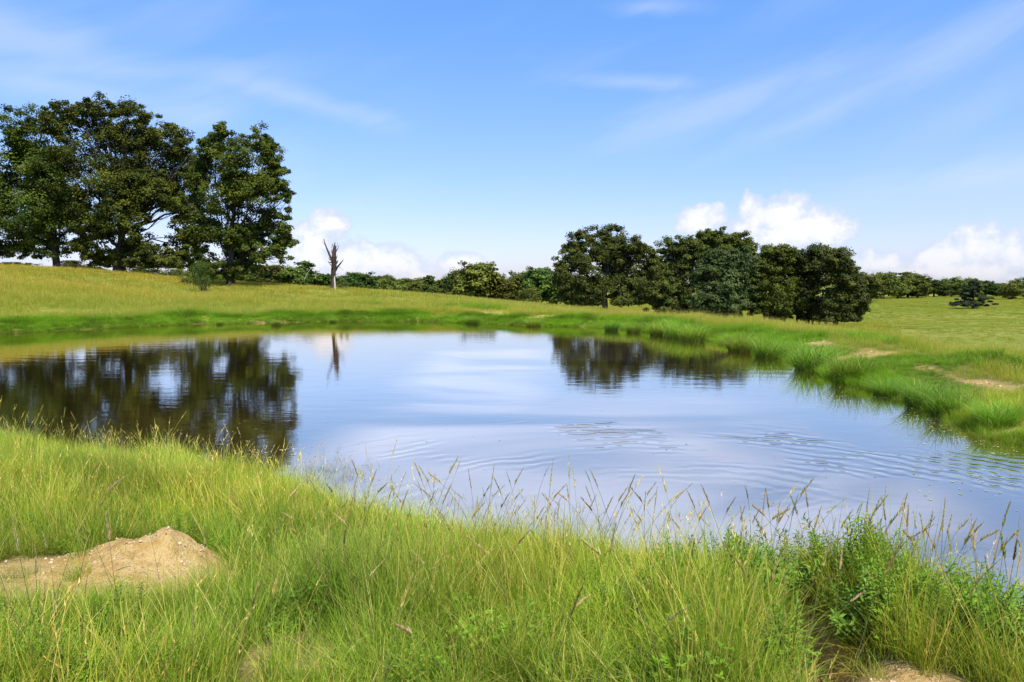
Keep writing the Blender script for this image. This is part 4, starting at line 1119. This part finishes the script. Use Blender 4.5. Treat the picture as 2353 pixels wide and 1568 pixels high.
def bits(n, px, py, sx, sy, smin, smax, cols):
    q = at_z(px, py)
    X = r.normal(q[0], sx, n); Y = r.normal(q[1], sy, n); ok = sdist(X, Y) < -.05
    for xx, yy in zip(X[ok], Y[ok]):
        m = 6; a = np.arange(m) / m * 6.283 + r.uniform(0, 6); s = r.uniform(smin, smax); el = r.uniform(.35, 1); ro = r.uniform(0, 3.14)
        rr = s * r.uniform(.7, 1.2, m); lx = rr * np.cos(a); ly = rr * np.sin(a) * el
        V = np.stack([xx + lx * np.cos(ro) - ly * np.sin(ro), yy + lx * np.sin(ro) + ly * np.cos(ro), np.full(m, .004) + r.uniform(0, .003, m)], 1)
        acc.add(V, [[0, 1, 2, 3], [0, 3, 4, 5]], pick(cols, 1, r)[0])


FLC = [(.30, .30, .08), (.40, .36, .16), (.22, .26, .06), (.45, .40, .22)]
bits(70, 590, 1045, .7, .35, .01, .035, FLC); bits(60, 520, 1000, 1.2, 1.0, .008, .025, FLC); bits(50, 1050, 1180, 1.0, .5, .008, .02, FLC)
bits(50, 1600, 1190, 1.3, .5, .008, .02, FLC); bits(40, 1200, 1000, 4, 3, .008, .02, [(.05, .04, .02)]); bits(50, 830, 1110, .6, .4, .01, .022, FLC)
for k in range(26):
    t_ = k / 25; px = 1690 + t_ * 640; py = 850 + t_ ** 1.15 * 190
    bits(24, px, py + r.uniform(-8, 10), .55, .35, .008, .03, FLC + [(.16, .20, .05)])
bits(60, 2330, 1090, .8, .5, .01, .035, FLC); bits(70, 2290, 1120, 1.2, .8, .01, .03, FLC)
tag(link('floating_debris', acc.mesh('floating_debris', mfl)), 'pale leaf bits and algae flecks floating on the pond', 'debris', kind='stuff')

# submerged-edge weed in the shallow water
x = np.concatenate([rng.normal(at_z(740, 1095)[0], .35, 260), rng.normal(at_z(1050, 1200)[0], 1.0, 120)]); y = np.concatenate([rng.normal(at_z(740, 1095)[1], .5, 260), rng.normal(at_z(1050, 1200)[1], .3, 120)])
k = sdist(x, y) < 0; x, y = x[k], y[k]; n = len(x); s = rng.uniform(.25, .5, n)
wtuft = coll('water_grass_kind', [tuft(600 + i, 9, .4, .1, .0045, straw=.0, greens=[(.07, .12, .03), (.10, .15, .03)]) for i in range(3)], M_GRASS)
scatter('water_grass', np.stack([x, y, np.full(n, -.01)], 1), rots(n, .1), np.stack([s, s, s], 1), rng.integers(0, 3, n), np.ones((n, 3)), wtuft,
        'sparse thin grass standing in the shallow water')

# pebbles on bare soil
mpb, t = new_mat('pebble_stone')
oi = t.nodes.new('ShaderNodeAttribute'); oi.attribute_type = 'INSTANCER'; oi.attribute_name = 'tint'
b = t.nodes.new('ShaderNodeBsdfPrincipled'); t.links.new(oi.outputs['Color'], b.inputs['Base Color']); b.inputs['Roughness'].default_value = .85
o = t.nodes.new('ShaderNodeOutputMaterial'); t.links.new(b.outputs[0], o.inputs[0])


def stone(seed):
    import bmesh
    r = random.Random(seed); bm = bmesh.new(); bmesh.ops.create_icosphere(bm, subdivisions=1, radius=1)
    for v in bm.verts: v.co *= r.uniform(.75, 1.15); v.co.z *= .6
    me = bpy.data.meshes.new('stone'); bm.to_mesh(me); bm.free(); me.materials.append(mpb); return me


PC = coll('stone_kind', [stone(i) for i in range(3)], None)
xs = []; ys = []
for (cx, cy, sx, sy, n_) in ((MOUND[0] - .45, MOUND[1] - .1, .8, .35, 900), (1.47, 2.8, .3, .3, 260), (1.7, 3.7, .15, .5, 140), (2.2, 6.9, .5, .2, 120)):
    xs.append(rng.normal(cx, sx, n_)); ys.append(rng.normal(cy, sy, n_))
for a_, b_ in zip(PATH[:-1], PATH[1:]):
    tt_ = rng.random(60)[:, None]; pp = a_ + (b_ - a_) * tt_ + rng.normal(0, .4, (60, 2)); xs.append(pp[:, 0]); ys.append(pp[:, 1])
x = np.concatenate(xs); y = np.concatenate(ys); k = bare(x, y) > .45; x, y = x[k], y[k]; n = len(x)
s = (.004 + .012 * rng.random(n) ** 4) * np.clip(np.hypot(x, y) / 6, 1, 4)
pt = pick([(.5, .38, .24), (.42, .28, .15), (.44, .34, .20), (.35, .24, .14)], n, rng)
scatter('pebbles', np.stack([x, y, H(x, y)], 1), rots(n, .5), np.stack([s, s, s], 1), rng.integers(0, 3, n), pt, PC,
        'small pebbles and clods on the bare sandy soil', 'pebbles')
print('all done')
